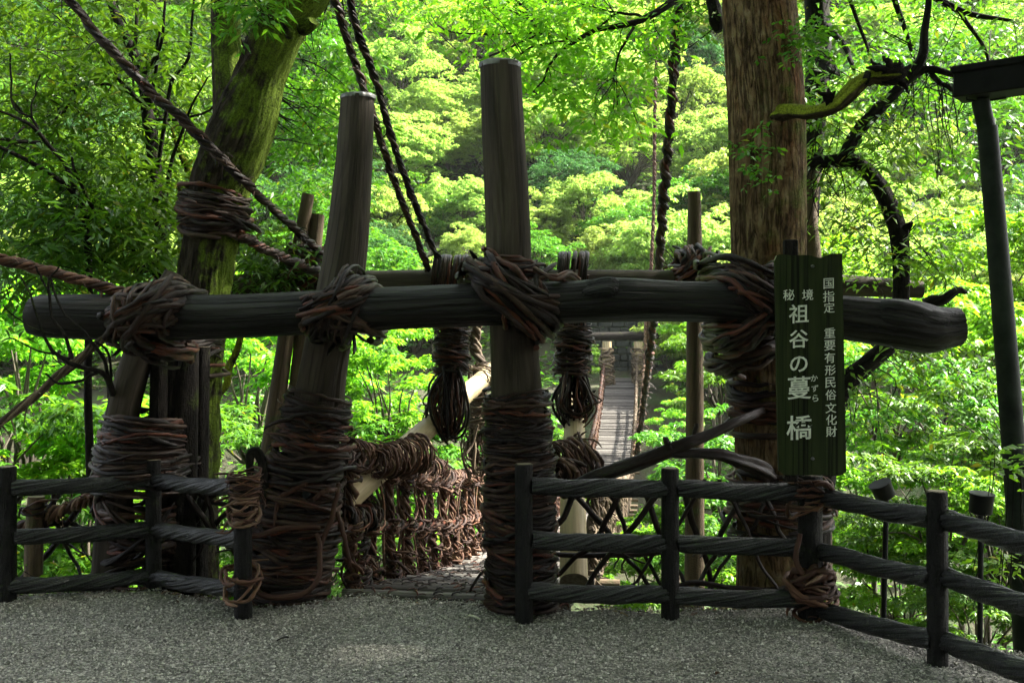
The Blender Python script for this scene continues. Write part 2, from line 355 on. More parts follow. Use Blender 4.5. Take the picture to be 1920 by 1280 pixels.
M_vinep = mat_wood('pale_vine', k=0.5, stops=[(.0, (.06, .042, .028)), (.4, (.14, .10, .065)), (.7, (.24, .18, .12)), (1, (.34, .26, .17))], sc=(60, 60, 14), bump=.5, rough=.8, crack=.4, rnd=True, spec=.2, dist=.004)
M_rail = mat_wood('wet_twisted_rail', k=0.22, stops=[(.3, (.012, .013, .011)), (.5, (.035, .038, .032)), (.75, (.085, .09, .075))], sc=(30, 30, 6), bump=.7, rough=.36, crack=.5, moss=((.035, .05, .012), .72, 6., (0, 0, 1), .12), spec=.5, dist=.006)
M_fpost = mat_wood('dark_bark_post', k=0.22, stops=[(.3, (.012, .011, .009)), (.55, (.035, .033, .028)), (.8, (.07, .066, .055))], sc=(34, 34, 9), bump=.9, rough=.6, crack=.7, moss=((.04, .06, .012), .70, 4., (-.5, -.2, .2), .06), spec=.2)
M_moss = mat_wood('mossy_bark', k=0.65, stops=[(.3, (.016, .012, .008)), (.5, (.045, .035, .022)), (.75, (.09, .075, .05))], sc=(16, 16, 7), bump=1., rough=.9, crack=.5, moss=((.10, .15, .014), .60, 4.5, (.85, -.1, .2), .22, .13), spec=.15, dist=.02)
M_dark = mat_wood('dark_bark', k=0.5, stops=[(.3, (.010, .008, .007)), (.5, (.026, .021, .017)), (.75, (.055, .046, .036))], sc=(25, 25, 9), bump=.9, rough=.9, crack=.6, moss=((.05, .07, .012), .66, 4., (.2, 0, .7), .10), spec=.15)
M_cedar = mat_wood('cedar_bark', patch=(1.0, .74, .62), k=1.0, stops=[(.30, (.045, .027, .014)), (.45, (.125, .08, .04)), (.58, (.20, .14, .075)), (.75, (.26, .21, .13))], sc=(15, 15, 8), bump=1., rough=.95, crack=.6, moss=((.085, .10, .02), .60, 2.6, (.6, 0, .1), .12), spec=.12, dist=.03)
M_mossb = mat_wood('sunlit_moss_branch', [(.3, (.02, .015, .009)), (.7, (.07, .055, .03))], sc=(25, 25, 9), bump=1., rough=.95, crack=.4, moss=((.19, .23, .02), .43, 5., (.1, -.1, 1), .34), spec=.1, dist=.02)  # moss on the upper side, with sun brightness and underside shade painted in
M_sign = mat_wood('sign_board', k=0.8, stops=[(.3, (.014, .019, .006)), (.5, (.026, .036, .011)), (.75, (.045, .058, .02))], sc=(20, 20, 1.0), bump=.3, rough=.7, crack=.75, spec=.12, patch=(.72, .8, .62))
M_edge = mat_plain('sign_edge', (.20, .22, .09), .8, var=.4, scale=40)
M_letter = mat_plain('sign_paint', (.60, .63, .53), .75, var=.28, scale=45, bump=.02)
M_black = mat_plain('black_plastic', (.009, .010, .011), .5, var=.3, scale=15, bump=.02, spec=.15)
M_green = mat_plain('dark_green_paint', (.014, .019, .014), .6, 0, var=.7, scale=6, bump=.15, spec=.15)
M_box = mat_plain('dark_grey_box', (.008, .008, .008), .7, 0, var=.5, scale=10, spec=.12)
M_slat = mat_wood('deck_slat', k=0.55, stops=[(.3, (.07, .06, .05)), (.55, (.16, .145, .125)), (.8, (.28, .26, .23))], sc=(40, 40, 5), bump=.4, rough=.75, crack=.45, rnd=True)
M_trunk = mat_wood('far_trunk', [(.3, (.03, .024, .018)), (.7, (.11, .09, .065))], sc=(6, 6, 2), bump=.5, rough=.9)
M_lf_far = mat_leaf('leaf_far', (.16, .29, .05), (.33, .44, .12), .5, (1.2, 1.2, .75), spec=.2, hue=.03, old=0)  # distance haze painted in as extra blue in the leaf colour
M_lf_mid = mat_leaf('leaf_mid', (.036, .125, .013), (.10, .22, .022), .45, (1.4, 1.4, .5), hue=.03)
M_lf_dk = mat_leaf('leaf_deep', (.022, .075, .010), (.06, .14, .016), .42, (1.6, 1.6, .45), hue=.02)
M_lf_cool = mat_leaf('leaf_cool', (.025, .085, .03), (.065, .16, .05), .35, (1.2, 1.3, .7), spec=.15, hue=.03)
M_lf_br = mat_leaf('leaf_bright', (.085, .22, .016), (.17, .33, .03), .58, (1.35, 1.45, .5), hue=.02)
# ------------------------------------------------------------------ terrain, platform, river
def hsmooth(x, a, b): t = np.clip((x-a)/(b-a), 0, 1); return t*t*(3-2*t)
def vnoise(x, y, s, seed=0):
    g = np.random.default_rng(seed); o = 0
    for i in range(6):
        k = s*(1.7**i); d = g.random()*6.28; ph = g.random()*6.28
        o = o+np.sin((x*np.cos(d)+y*np.sin(d))*k+ph+1.3*np.sin((y*np.cos(d)-x*np.sin(d))*k*.7+ph*2))/(1.35**i)
    return o/3
ex = np.array([-12, -5, -3.2, -2.55, -1.95, -1.45, -1.0, -.6, .1, .35, 1.0, 1.75, 2.15, 2.7, 3.4, 5, 14]); ey = np.array([6.1, 6.2, 6.25, 6.45, 6.25, 6.1, 6.2, 6.2, 6.15, 5.95, 6.0, 6.0, 5.75, 5.0, 4.2, 2.2, -9])
def edge(x): return np.interp(x, ex, ey)+.05*np.sin(x*5.1)+.03*np.sin(x*13)
def terrain(x, y):
    e = edge(x)+.05; near = -.06-hsmooth(y-e, 0, 17.5)*14.5-hsmooth(y-e, 0, 1.6)*1.0
    bank = hsmooth(y, 28, 47)*14.6
    up = np.clip(y-50, 0, None)*.62+np.clip(y-74, 0, None)*.12
    return near+bank+up+vnoise(x, y, .14, 3)*hsmooth(y, 7, 14)*.9*(1-.8*hsmooth(y, 40, 46)*(1-hsmooth(y, 52, 58)))
def grid(xs, ys, fz):
    X, Y = np.meshgrid(xs, ys); Z = fz(X, Y); n, m = X.shape
    i = np.arange(n-1)[:, None]*m; j = np.arange(m-1)[None]
    return np.stack([X, Y, Z], -1).reshape(-1, 3), np.stack([i+j, i+j+1, i+m+j+1, i+m+j], -1).reshape(-1, 4)

m, t, N, L, b = newmat('forest_soil')
geo = t.nodes.new('ShaderNodeNewGeometry'); n1 = node(t, 'ShaderNodeTexNoise', Scale=.9, Detail=10.0, Roughness=.7); L.new(geo.outputs['Position'], n1.inputs['Vector'])
rp = ramp(t, [(.35, (.012, .010, .006)), (.5, (.035, .035, .012)), (.6, (.03, .055, .012)), (.75, (.08, .065, .04))]); L.new(n1.outputs[0], rp.inputs[0]); L.new(rp.outputs[0], b.inputs['Base Color'])
bp = node(t, 'ShaderNodeBump', Strength=1.0, Distance=.3); L.new(n1.outputs[0], bp.inputs['Height']); L.new(bp.outputs[0], b.inputs['Normal']); b.inputs['Roughness'].default_value = .95
M_soil = m
B = Buf()
ys = np.concatenate([np.linspace(-14, 1, 6), np.linspace(1.5, 12, 64), np.linspace(12.5, 60, 80), np.linspace(61.5, 130, 46)])
v, q = grid(np.concatenate([np.linspace(-75, -8, 40), np.linspace(-7.5, 10, 70), np.linspace(11, 90, 50)]), ys, terrain); B.add(v, [q])
tag(B.build('hillside_ground', M_soil), kind='structure')

# gravel platform, edge dips under the fence line
m, t, N, L, b = newmat('gravel')
geo = t.nodes.new('ShaderNodeNewGeometry')
vo = node(t, 'ShaderNodeTexVoronoi', Scale=88.0, Randomness=1.0); L.new(geo.outputs['Position'], vo.inputs['Vector'])
vo2 = node(t, 'ShaderNodeTexVoronoi', Scale=150.0, Randomness=1.0); L.new(geo.outputs['Position'], vo2.inputs['Vector'])
sep = t.nodes.new('ShaderNodeSeparateColor'); L.new(vo.outputs['Color'], sep.inputs[0])
rp = ramp(t, [(0, (0.065, 0.062, 0.054)), (.35, (0.162, 0.155, 0.136)), (.7, (0.308, 0.295, 0.259)), (.93, (0.454, 0.433, 0.381)), (1, (0.583, 0.557, 0.490))]); L.new(sep.outputs[0], rp.inputs[0])
n2 = node(t, 'ShaderNodeTexNoise', Scale=1.3, Detail=6.0, Roughness=.65); L.new(geo.outputs['Position'], n2.inputs['Vector'])
r2 = ramp(t, [(.32, (.52, .50, .46)), (.5, (.82, .81, .79)), (.68, (1, 1, 1))]); L.new(n2.outputs[0], r2.inputs[0])
mu = node(t, 'ShaderNodeMix', data_type='RGBA', blend_type='MULTIPLY'); mu.inputs[0].default_value = 1; L.new(rp.outputs[0], mu.inputs[6]); L.new(r2.outputs[0], mu.inputs[7])
dk = ramp(t, [(.45, (1, 1, 1)), (.75, (.25, .24, .22))]); L.new(vo.outputs['Distance'], dk.inputs[0])
dv = node(t, 'ShaderNodeMath', operation='MULTIPLY'); dv.inputs[1].default_value = 1.0; L.new(vo.outputs['Distance'], dv.inputs[0]); L.new(dv.outputs[0], dk.inputs[0])
mu2 = node(t, 'ShaderNodeMix', data_type='RGBA', blend_type='MULTIPLY'); mu2.inputs[0].default_value = .8; L.new(mu.outputs[2], mu2.inputs[6]); L.new(dk.outputs[0], mu2.inputs[7])
L.new(mu2.outputs[2], b.inputs['Base Color'])
hh = node(t, 'ShaderNodeMath', operation='MULTIPLY_ADD'); hh.inputs[1].default_value = -1.0; L.new(vo.outputs['Distance'], hh.inputs[0]); L.new(sep.outputs[1], hh.inputs[2])
h2 = node(t, 'ShaderNodeMath', operation='MULTIPLY_ADD'); h2.inputs[1].default_value = -.4; L.new(vo2.outputs['Distance'], h2.inputs[0]); L.new(hh.outputs[0], h2.inputs[2])
bp = node(t, 'ShaderNodeBump', Strength=.9, Distance=.006); L.new(h2.outputs[0], bp.inputs['Height']); L.new(bp.outputs[0], b.inputs['Normal']); b.inputs['Roughness'].default_value = .75
M_gravel = m
B = Buf(); xs = np.linspace(-12, 5, 240); ts = np.concatenate([np.linspace(0, .8, 20), np.linspace(.82, 1, 40)])
X = np.tile(xs, (len(ts), 1)); E = edge(X); Y = -8+(E+.12+8)*ts[:, None]
Z = .012*vnoise(X, Y, 1.6, 5)-hsmooth(Y, E-.10, E+.12)*.16
n, m_ = X.shape; i = np.arange(n-1)[:, None]*m_; j = np.arange(m_-1)[None]
B.add(np.stack([X, Y, Z], -1).reshape(-1, 3), [np.stack([i+j, i+j+1, i+m_+j+1, i+m_+j], -1).reshape(-1, 4)])
tag(B.build('gravel_ground', M_gravel), kind='structure')
# loose stones on top of it: nobody could count them
B = Buf(); K = 42000
oct_v = np.array([[1, 0, 0], [-1, 0, 0], [0, 1, 0], [0, -1, 0], [0, 0, 1], [0, 0, -1]], float)
oct_f = np.array([[0, 2, 4], [2, 1, 4], [1, 3, 4], [3, 0, 4], [2, 0, 5], [1, 2, 5], [3, 1, 5], [0, 3, 5]])
px = rng.uniform(-3.6, 3.6, K*2); py = 2.8+(edge(px)-.05-2.8)*rng.random(K*2)**.8
k = (np.abs(px) < py*.56+.1) & (py > 2.9); px, py = px[k][:K], py[k][:K]; K = len(px)
s = (.003+.0045*rng.random((K, 1, 1))+.006*(rng.random((K, 1, 1)) < .04))*rng.uniform(.7, 1.3, (K, 1, 3)); vv = oct_v[None]*(1+rng.normal(0, .18, (K, 6, 3)))*s
an = rng.random(K)*6.28; ca, sa = np.cos(an)[:, None], np.sin(an)[:, None]
vv = np.stack([vv[..., 0]*ca-vv[..., 1]*sa, vv[..., 0]*sa+vv[..., 1]*ca, vv[..., 2]*.8], -1)+np.stack([px, py, .005+.012*vnoise(px, py, 1.6, 5)], -1)[:, None]
B.add(vv.reshape(-1, 3), [(np.arange(K)[:, None, None]*6+oct_f[None]).reshape(-1, 3)], np.repeat(rng.random(K), 6))
m, t, N, L, b = newmat('loose_stone'); a = attr(t, 'rnd'); rp = ramp(t, [(0, (0.065, 0.062, 0.054)), (.45, (0.194, 0.186, 0.163)), (.85, (0.356, 0.340, 0.299)), (1, (0.551, 0.526, 0.463))]); L.new(a.outputs['Fac'], rp.inputs[0]); L.new(rp.outputs[0], b.inputs['Base Color']); b.inputs['Roughness'].default_value = .8
M_stone = m
tag(B.build('loose_gravel', M_stone, smooth=False), kind='stuff')
# river far down
m, t, N, L, b = newmat('river_water'); b.inputs['Base Color'].default_value = (.06, .085, .08, 1); b.inputs['Roughness'].default_value = .15
geo = t.nodes.new('ShaderNodeNewGeometry'); n1 = node(t, 'ShaderNodeTexNoise', Scale=2.0, Detail=6.0); L.new(geo.outputs['Position'], n1.inputs['Vector']); bp = node(t, 'ShaderNodeBump', Strength=.6, Distance=.1); L.new(n1.outputs[0], bp.inputs['Height']); L.new(bp.outputs[0], b.inputs['Normal'])
B = Buf(); B.add([[-60, 21, -14.4], [70, 21, -14.4], [70, 33, -14.4], [-60, 33, -14.4]], [np.array([0, 1, 2, 3])]); tag(B.build('river', m), kind='structure')
for i, (x, y, z_, s_) in enumerate([(4.2, 22, -14.2, 1.3), (6.4, 24.5, -14.3, 1.7), (2.6, 25, -14.3, 1.1)]):
    B = Buf(); u_, v_ = np.meshgrid(np.linspace(0, 6.283, 25)[:-1], np.linspace(-1.5, 1.5, 14)); g = nz(60+i, 1, 4, .22, 1.4)(u_, v_*2)
    X = np.cos(u_)*np.cos(v_)*g*s_+x; Y = np.sin(u_)*np.cos(v_)*g*s_+y; Z = np.sin(v_)*g*s_*.65+z_
    n, m2 = X.shape; ii = np.arange(n-1)[:, None]*m2; jj = np.arange(m2)[None]; kk = (jj+1) % m2
    B.add(np.stack([X, Y, Z], -1).reshape(-1, 3), [np.stack([ii+jj, ii+kk, ii+m2+kk, ii+m2+jj], -1).reshape(-1, 4)])
    tag(B.build('boulder', mat_plain('river_rock', (.22, .22, .21), .9, var=.4, scale=2, bump=.6) if i == 0 else bpy.data.materials['river_rock']), 'pale grey boulder in the river bed below the bridge', 'boulder', 'boulders in the river bed')

# ------------------------------------------------------------------ front gate
def log(B, pts, n=70, seg=40, seed=0, amp=.03, k1=5, q=1.0, mod=None, capmat=1, **kw):
    c = cr(np.array([[*P(x, y, d), M(wd, d)/2] for x, y, d, wd in pts]), n)
    tube(B, c[:, :3], c[:, 3], seg, rnd=.3+.1*(seed % 5), mod=mod or nz(seed, 1, k1, amp, q), capmat=capmat, **kw)
    return c
# second post from the left (leaning)
T = thing('gate_post', 'leaning dark gate post with tin-capped top between the mossy tree and the tallest post', 'post', P(545, 1112, 6.25), 'gate posts')
B = Buf(); log(B, [(672, 182, 6.25, 62), (663, 330, 6.25, 70), (645, 500, 6.25, 82), (612, 660, 6.25, 86), (590, 800, 6.25, 96), (545, 1115, 6.25, 110)], seed=3, seg=96, n=110, mod=cracked(nz(3, 1, 5, .025, 1.), 34, 9, (.3, 1.2), 2., 4, .09, .045)); B.build('log', [M_post, M_tin], T)
B = Buf(); p = P(672, 181, 6.25); tube(B, np.array([p+[0, 0, -.02], p+[0, 0, .004], p+[0, 0, .008]]), [M(65, 6.25)/2, M(65, 6.25)/2, M(60, 6.25)/2], 40, mod=nz(4, 1, 14, .05)); B.build('tin_cap', M_tin, T)
B = Buf(); wrap(B, P(541, 1118, 6.25), P(560, 930, 6.25), .215, .235, 84, (.007, .017), bulge=.02, tilt=.035, stray=.3); wrap(B, P(560, 935, 6.25), P(600, 742, 6.25), .235, .185, 84, (.006, .015), tilt=.035, stray=.3)
wrap(B, P(560, 935, 6.25), P(575, 860, 6.25), .25, .245, 6, (.012, .017), tilt=.06, stray=.9); B.build('vine_wrap', M_vine, T)
B = Buf(); c = P(575, 925, 6.03); tube(B, np.array([c+[0, .12, 0], c+[0, .0, 0], c+[0, -.03, 0]]), [.034, .036, .022], 14, mod=nz(9, 1, 5, .05)); tube(B, np.array([c+[0.02, -.03, 0], c+[.02, -.05, 0]]), [.014, .010], 8); B.build('bolt', M_black, T)
# tallest post
T = thing('gate_post', 'tallest dark gate post, double-ridged, right of the bridge entrance', 'post', P(978, 1148, 5.95), 'gate posts')
g1 = nz(12, 1, 4, .02, .7)
def ridge(a, s): return g1(a, s)*(1-.22*np.exp(-((np.mod(a-4.15+.05*np.sin(s*2)+np.pi, 2*np.pi)-np.pi)/.22)**2)+.03*np.cos(2*a))
B = Buf(); log(B, [(938, 122, 5.95, 74), (944, 250, 5.95, 78), (952, 400, 5.95, 82), (957, 520, 5.95, 84), (966, 660, 5.95, 90), (972, 800, 5.95, 100), (978, 1152, 5.95, 112)], seed=5, seg=96, n=120, mod=cracked(ridge, 35, 9, (.4, 1.4), 2.2, 5, .08, .04)); B.build('log', [M_post, M_tin], T)
B = Buf(); p = P(938, 121, 5.95); tube(B, np.array([p+[0, 0, -.025], p+[0, 0, .005], p+[0, 0, .010]]), [M(76, 5.95)/2, M(76, 5.95)/2, M(70, 5.95)/2], 40, mod=nz(14, 1, 14, .05)); B.build('tin_cap', M_tin, T)
B = Buf(); wrap(B, P(979, 1152, 5.95), P(974, 890, 5.95), .185, .20, 100, (.006, .015), tilt=.022, stray=.2); wrap(B, P(974, 890, 5.95), P(968, 738, 5.95), .20, .175, 66, (.006, .014), tilt=.025, stray=.2); B.build('vine_wrap', M_vine, T)
# left bundle: post + stakes beside the mossy tree
T = thing('gate_post', 'weathered gate post leaning beside the mossy forked tree, bundled in vines', 'post', P(215, 1100, 6.6), 'gate posts')
B = Buf(); log(B, [(327, 516, 6.75, 40), (290, 590, 6.65, 48), (255, 680, 6.6, 56), (228, 790, 6.6, 60), (205, 1105, 6.6, 66)], seed=8, seg=80, mod=cracked(nz(8, 1, 5, .04, 1.), 36, 8, (.3, .9), 1.6, 2, .12, .06)); B.build('log', [M_post, M_cut], T)
B = Buf(); log(B, [(300, 640, 6.62, 30), (298, 760, 6.62, 34), (296, 1100, 6.62, 36)], seed=21, amp=.08, seg=20, n=20); log(B, [(325, 650, 6.7, 40), (318, 800, 6.7, 46), (312, 1100, 6.7, 50)], seed=22, amp=.08, seg=20, n=20); log(B, [(352, 645, 6.72, 44), (348, 780, 6.72, 50), (340, 1100, 6.72, 58)], seed=23, amp=.09, seg=20, n=20); log(B, [(380, 650, 6.85, 26), (376, 780, 6.85, 30), (370, 1100, 6.85, 34)], seed=24, amp=.1, seg=20, n=20); B.build('stake', [M_dark, M_cut], T)
for (x0, y0, x1, y1, r0, r1, n_) in [(272, 905, 275, 845, .40, .37, 52), (275, 850, 282, 785, .37, .31, 44)]:
    B = Buf(); wrap(B, P(x0, y0, 6.75), P(x1, y1, 6.75), r0, r1, n_, (.008, .017), tilt=.07, stray=.6, ecc=.8); B.build('vine_wrap', M_vine, T)
B = Buf(); wrap(B, P(278, 1075, 6.75), P(270, 900, 6.75), .27, .36, 22, (.012, .022), tilt=.12, stray=.5, ecc=.8); B.build('vine_wrap', M_vine, T)
# main crossbeam
M_stubcut = mat_plain('grey_sawn_face', (.045, .043, .04), .8, var=.5, scale=25, bump=.5)
g2 = nz(31, 1, 4, .035, .9); g3 = nz(32, 2, 6, .03, 3)
def beam_mod(a, s): return g2(a, s)*g3(a, s)+.010*np.sin(a*17+3*np.sin(s*1.3)+1.5*np.sin(s*4+a*3))
bd = 5.72
T = thing('crossbeam', 'thick dark horizontal log lashed across the front gate posts', 'log beam', P(960, 575, bd))
B = Buf(); c = cr(np.array([[*P(x, y, d), M(wd, d)/2] for x, y, d, wd in [(58, 592, 5.9, 66), (80, 593, 5.9, 76), (250, 596, 5.9, 82), (420, 594, 5.85, 80), (600, 586, 5.8, 80), (800, 576, 5.74, 78), (960, 570, 5.70, 80), (1080, 566, 5.70, 80), (1150, 562, 5.70, 86), (1260, 564, 5.68, 78), (1400, 570, 5.66, 78), (1520, 588, 5.62, 82), (1640, 601, 5.6, 90), (1705, 609, 5.585, 98), (1745, 616, 5.58, 92), (1775, 614, 5.58, 78), (1798, 612, 5.58, 72)]]), 190)
bm = cracked(beam_mod, 33, 16, (.4, 2.0), 5.6, 5, .10, .045, .05)
tube(B, c[:, :3], c[:, 3], 112, rnd=.4, mod=bm, capmat=0); B.build('log', [M_beam], T)
for (pts, cut) in [([(1070, 556, 5.68, 20), (1095, 553, 5.66, 46), (1130, 548, 5.645, 54), (1150, 545, 5.635, 52), (1160, 545, 5.63, 40)], 1), ([(1620, 592, 5.57, 30), (1660, 590, 5.54, 60), (1705, 597, 5.525, 64), (1736, 604, 5.52, 56)], 1)]:   # sawn branch stubs
    B = Buf(); c = cr(np.array([[*P(x, y, d), M(wd, d)/2] for x, y, d, wd in pts]), 16); tube(B, c[:, :3], c[:, 3], 28, rnd=.6, mod=nz(41, 1, 6, .06, 6), capmat=1); B.build('branch_stub', [M_beam, M_stubcut], T)
def lashing(label, fn):
    B = Buf(); fn(B); o = B.build('vine_lashing', M_vine); return tag(o, label, 'vine lashing', 'vine lashings on the front crossbeam')
def l1(B):
    c = P(300, 600, 6.1); lash(B, P(296, 592, 6.02), .24, .385, .085, R(28), 46, (.009, .019)); lash(B, P(300, 590, 6.05), .17, .42, .16, R(100), 14, (.010, .018))
    lash(B, P(290, 640, 6.2), .22, .3, .06, R(-20), 12)
    wrap(B, P(350, 700, 7.05), P(345, 645, 7.05), .30, .27, 14, (.010, .02), tilt=.06, stray=.5, ecc=.85)
lashing('dark vine lashing tying the crossbeam to the mossy forked tree', l1)
def l2(B):
    c = P(640, 574, 5.97); lash(B, c, .24, .335, .095, R(30), 44, (.009, .018)); lash(B, c+[.02, .0, -.03], .2, .335, .11, R(70), 16, (.009, .015)); lash(B, P(655, 600, 5.97), .2, .33, .05, R(-25), 12)
lashing('vine lashing of many loops on the leaning gate post', l2)
def l3(B):
    c = P(962, 558, 5.82); lash(B, c, .29, .27, .10, R(-34), 56, (.009, .019)); lash(B, P(960, 512, 5.92), .19, .20, .055, R(-6), 24, (.009, .015)); lash(B, c+[.05, 0, -.02], .17, .24, .13, R(-70), 12, (.010, .018))
    for k in range(5):
        q = PP((1000, 500+8*k, 5.68), (1040, 520, 5.62), (1068, 508+6*k, 5.7), (1085, 520+k*5, 5.85)); tube(B, cr(q+wob3(4, .012, 3), 14), .013, 6)
lashing('thick vine lashing on the tallest gate post', l3)
def l4(B):
    c = P(1388, 560, 5.98); lash(B, c, .215, .455, .09, R(-32), 40, (.009, .018)); lash(B, P(1390, 522, 6.05), .22, .46, .05, R(-8), 16, (.010, .018)); lash(B, P(1384, 605, 6.0), .20, .45, .08, R(38), 30, (.009, .017)); lash(B, P(1400, 660, 6.2), .21, .34, .08, R(20), 12, (.012, .02))
lashing('loose vine lashing on the cedar trunk behind the sign', l4)

# ------------------------------------------------------------------ rear frame
rd = 8.1
T = thing('rear_crossbeam', 'second dark log beam lashed behind the front crossbeam', 'log beam', P(1070, 530, rd))
B = Buf(); log(B, [(415, 538, rd, 46), (560, 536, rd, 48), (700, 531, rd, 48), (900, 528, rd, 46), (1100, 527, rd, 42), (1300, 527, rd, 40), (1560, 534, rd, 40), (1728, 543, rd, 32)], n=110, seed=51, amp=.03); B.build('log', [M_post, M_cut], T)
for lab, pts, sd in [('tall brown leaning pole left of the leaning gate post', [(578, 364, 8.25, 22), (560, 470, 8.25, 26), (535, 640, 8.25, 30), (490, 960, 8.25, 36), (470, 1120, 8.25, 38)], 61),
                     ('shorter round-topped pole touching the leaning gate post', [(596, 402, 8.3, 25), (585, 500, 8.3, 29), (565, 660, 8.3, 32), (545, 900, 8.3, 36), (535, 1100, 8.3, 36)], 62),
                     ('straight bare pole standing left of the cedar trunk', [(1302, 360, 8.3, 24), (1303, 500, 8.3, 29), (1303, 750, 8.3, 33), (1302, 1120, 8.3, 38)], 63),
                     ('pole top showing right behind the cedar trunk', [(1522, 322, 8.0, 32), (1515, 400, 8.0, 34), (1520, 480, 8.0, 40), (1532, 620, 8.0, 46), (1535, 1000, 8.0, 48)], 64)]:
    (xa, ya, _, _), (xb, yb_, db, wb_) = pts[-2], pts[-1]; e_ = 480/(yb_-ya); pts = pts+[(xb+(xb-xa)*e_, yb_+480, db, wb_+4)]   # down to the falling ground
    B = Buf(); c = log(B, pts, seed=sd, amp=.02, n=70, seg=20); T = thing('support_pole', lab, 'pole', c[-1, :3], 'rear support poles'); B.build('log', [M_bpole, M_cut], T)
B = Buf(); lash(B, P(585, 510, rd), .22, .26, .08, R(35), 26, (.012, .02)); lash(B, P(585, 500, rd), .2, .26, .1, R(-20), 16, (.012, .018)); lash(B, P(590, 478, rd), .16, .18, .06, R(5), 12)
tag(B.build('vine_lashing', M_vine), 'vine lashing on the rear beam at the two brown poles', 'vine lashing', 'vine lashings on the rear beam')
B = Buf(); lash(B, P(1298, 505, rd), .15, .24, .09, R(30), 20, (.011, .018)); lash(B, P(1298, 500, rd), .14, .22, .1, R(80), 14, (.011, .018))
tag(B.build('vine_lashing', M_vine), 'vine lashing on the rear beam at the straight bare pole', 'vine lashing', 'vine lashings on the rear beam')

# hanging vine loops with the pale poles they carry
def hanger(lab, x, d, ytop, yb0, yb1, ylow, wtop, wb, wl, mat, seed):
    T = thing('vine_hanger', lab, 'vine loop', P(x, yb1, d), 'vine loops hanging from the rear beam')
    B = Buf(); tp = P(x, ytop, d)
    for i in range(26):
        x_ = x+rng.uniform(-.5, .5)*wtop; a = rng.random()*6.28+np.linspace(0, 6.283*rng.uniform(.6, 1.2), 22); q = P(x_, ytop, d)+np.stack([wob(22, .012)+.02*np.sin(a), .19*np.cos(a), .165*np.sin(a)], 1)*(1+wob(22, .04)[:, None]); tube(B, q, rng.uniform(.008, .014), 6)
    B.build('beam_coil', mat, T)
    B = Buf(); wrap(B, P(x, yb1, d), P(x+3, yb0, d), M(wb, d)/2*.95, M(wb, d)/2*1.02, 56, (.006, .012), tilt=.03, stray=.3)
    for i in range(26):
        a = rng.random()*6.28; r = M(wb, d)/2*.8*math.sqrt(rng.random()); q = np.array([P(x, yb0-60, d)+[r*math.cos(a), r*math.sin(a), 0], P(x, yb0, d)+[r*math.cos(a), r*math.sin(a), 0], P(x, yb1, d)+[r*math.cos(a), r*math.sin(a), 0]]); tube(B, cr(q+wob3(3, .01), 8), .012, 5)
    B.build('binding', mat, T)
    B = Buf()
    for i in range(74):
        a = rng.random()*6.28; sg = 1 if rng.random() < .5+.12*(-1)**seed else -1; ww = M(wl, d)/2*rng.uniform(.1, 1.0+.35*rng.random()*(sg == (-1)**seed)); yy = rng.normal()*.06; yl = ylow-rng.exponential(22)+14; q = np.array([P(x, yb1-8, d)+[sg*M(wb, d)*.3*rng.random(), yy, 0], P(x, yb1+rng.uniform(.22, .5)*(ylow-yb1), d)+[sg*ww*rng.uniform(.6, 1), yy*1.4+rng.normal()*.03, 0], P(x, yb1+rng.uniform(.58, .86)*(yl-yb1), d)+[sg*ww*rng.uniform(.8, 1.15), yy*1.6, 0], P(x, yl, d)+[sg*ww*.4, yy, 0], P(x, yl+rng.uniform(-6, 6), d)+[-sg*ww*.3*rng.random(), yy, 0]])
        if rng.random() < .18: q[-1] += [sg*.08*rng.random(), 0, -.10*rng.random()]
        tube(B, cr(q+wob3(5, .024), 20)+wob3(20, .006, 8), rng.uniform(.006, .012), 5)
    B.build('loop', mat, T)
hanger('dark vine loop carrying the slanting pale pole', 845, 8.1, 518, 612, 698, 806, 62, 58, 78, M_vine, 1)
hanger('dark vine loop carrying the pale pole right of the tallest post', 1073, 8.1, 512, 612, 700, 790, 56, 62, 72, M_vine, 2)
hanger('far vine loop with a pale binding half hidden left of the tallest post', 898, 10.5, 560, 745, 800, 875, 40, 42, 50, M_vinep, 3)
T = thing('pale_pole', 'pale peeled pole slanting up from the left handrail', 'pole', P(660, 935, 6.6), 'pale peeled poles in the vine loops')
B = Buf(); log(B, [(640, 945, 6.5, 50), (690, 900, 6.9, 48), (800, 805, 8.0, 40), (870, 742, 9.0, 36), (926, 693, 9.9, 32)], seed=71, amp=.02, n=40, seg=28); B.build('log', [M_pole, M_cut], T)
B = Buf(); tube(B, cr(PP((918, 690, 9.8), (880, 650, 9.9), (884, 620, 9.9)), 10), .03, 6); rope(B, PP((895, 590, 9.9), (892, 640, 9.9), (905, 690, 9.9), (925, 720, 9.9)), .045, fuzz=6); wrap(B, P(895, 712, 9.4), P(915, 697, 9.7), .10, .10, 7, (.008, .012)); B.build('tie', M_vinep, T)
T = thing('pale_pole', 'pale peeled pole standing upright behind the right fence', 'pole', P(1075, 1085, 6.7), 'pale peeled poles in the vine loops')
B = Buf(); log(B, [(1076, 1090, 6.75, 54), (1074, 930, 7.3, 48), (1077, 840, 7.8, 42), (1075, 770, 8.4, 38), (1070, 728, 8.9, 33)], seed=72, amp=.015, n=40, seg=28); B.build('log', [M_pole, M_cut], T)
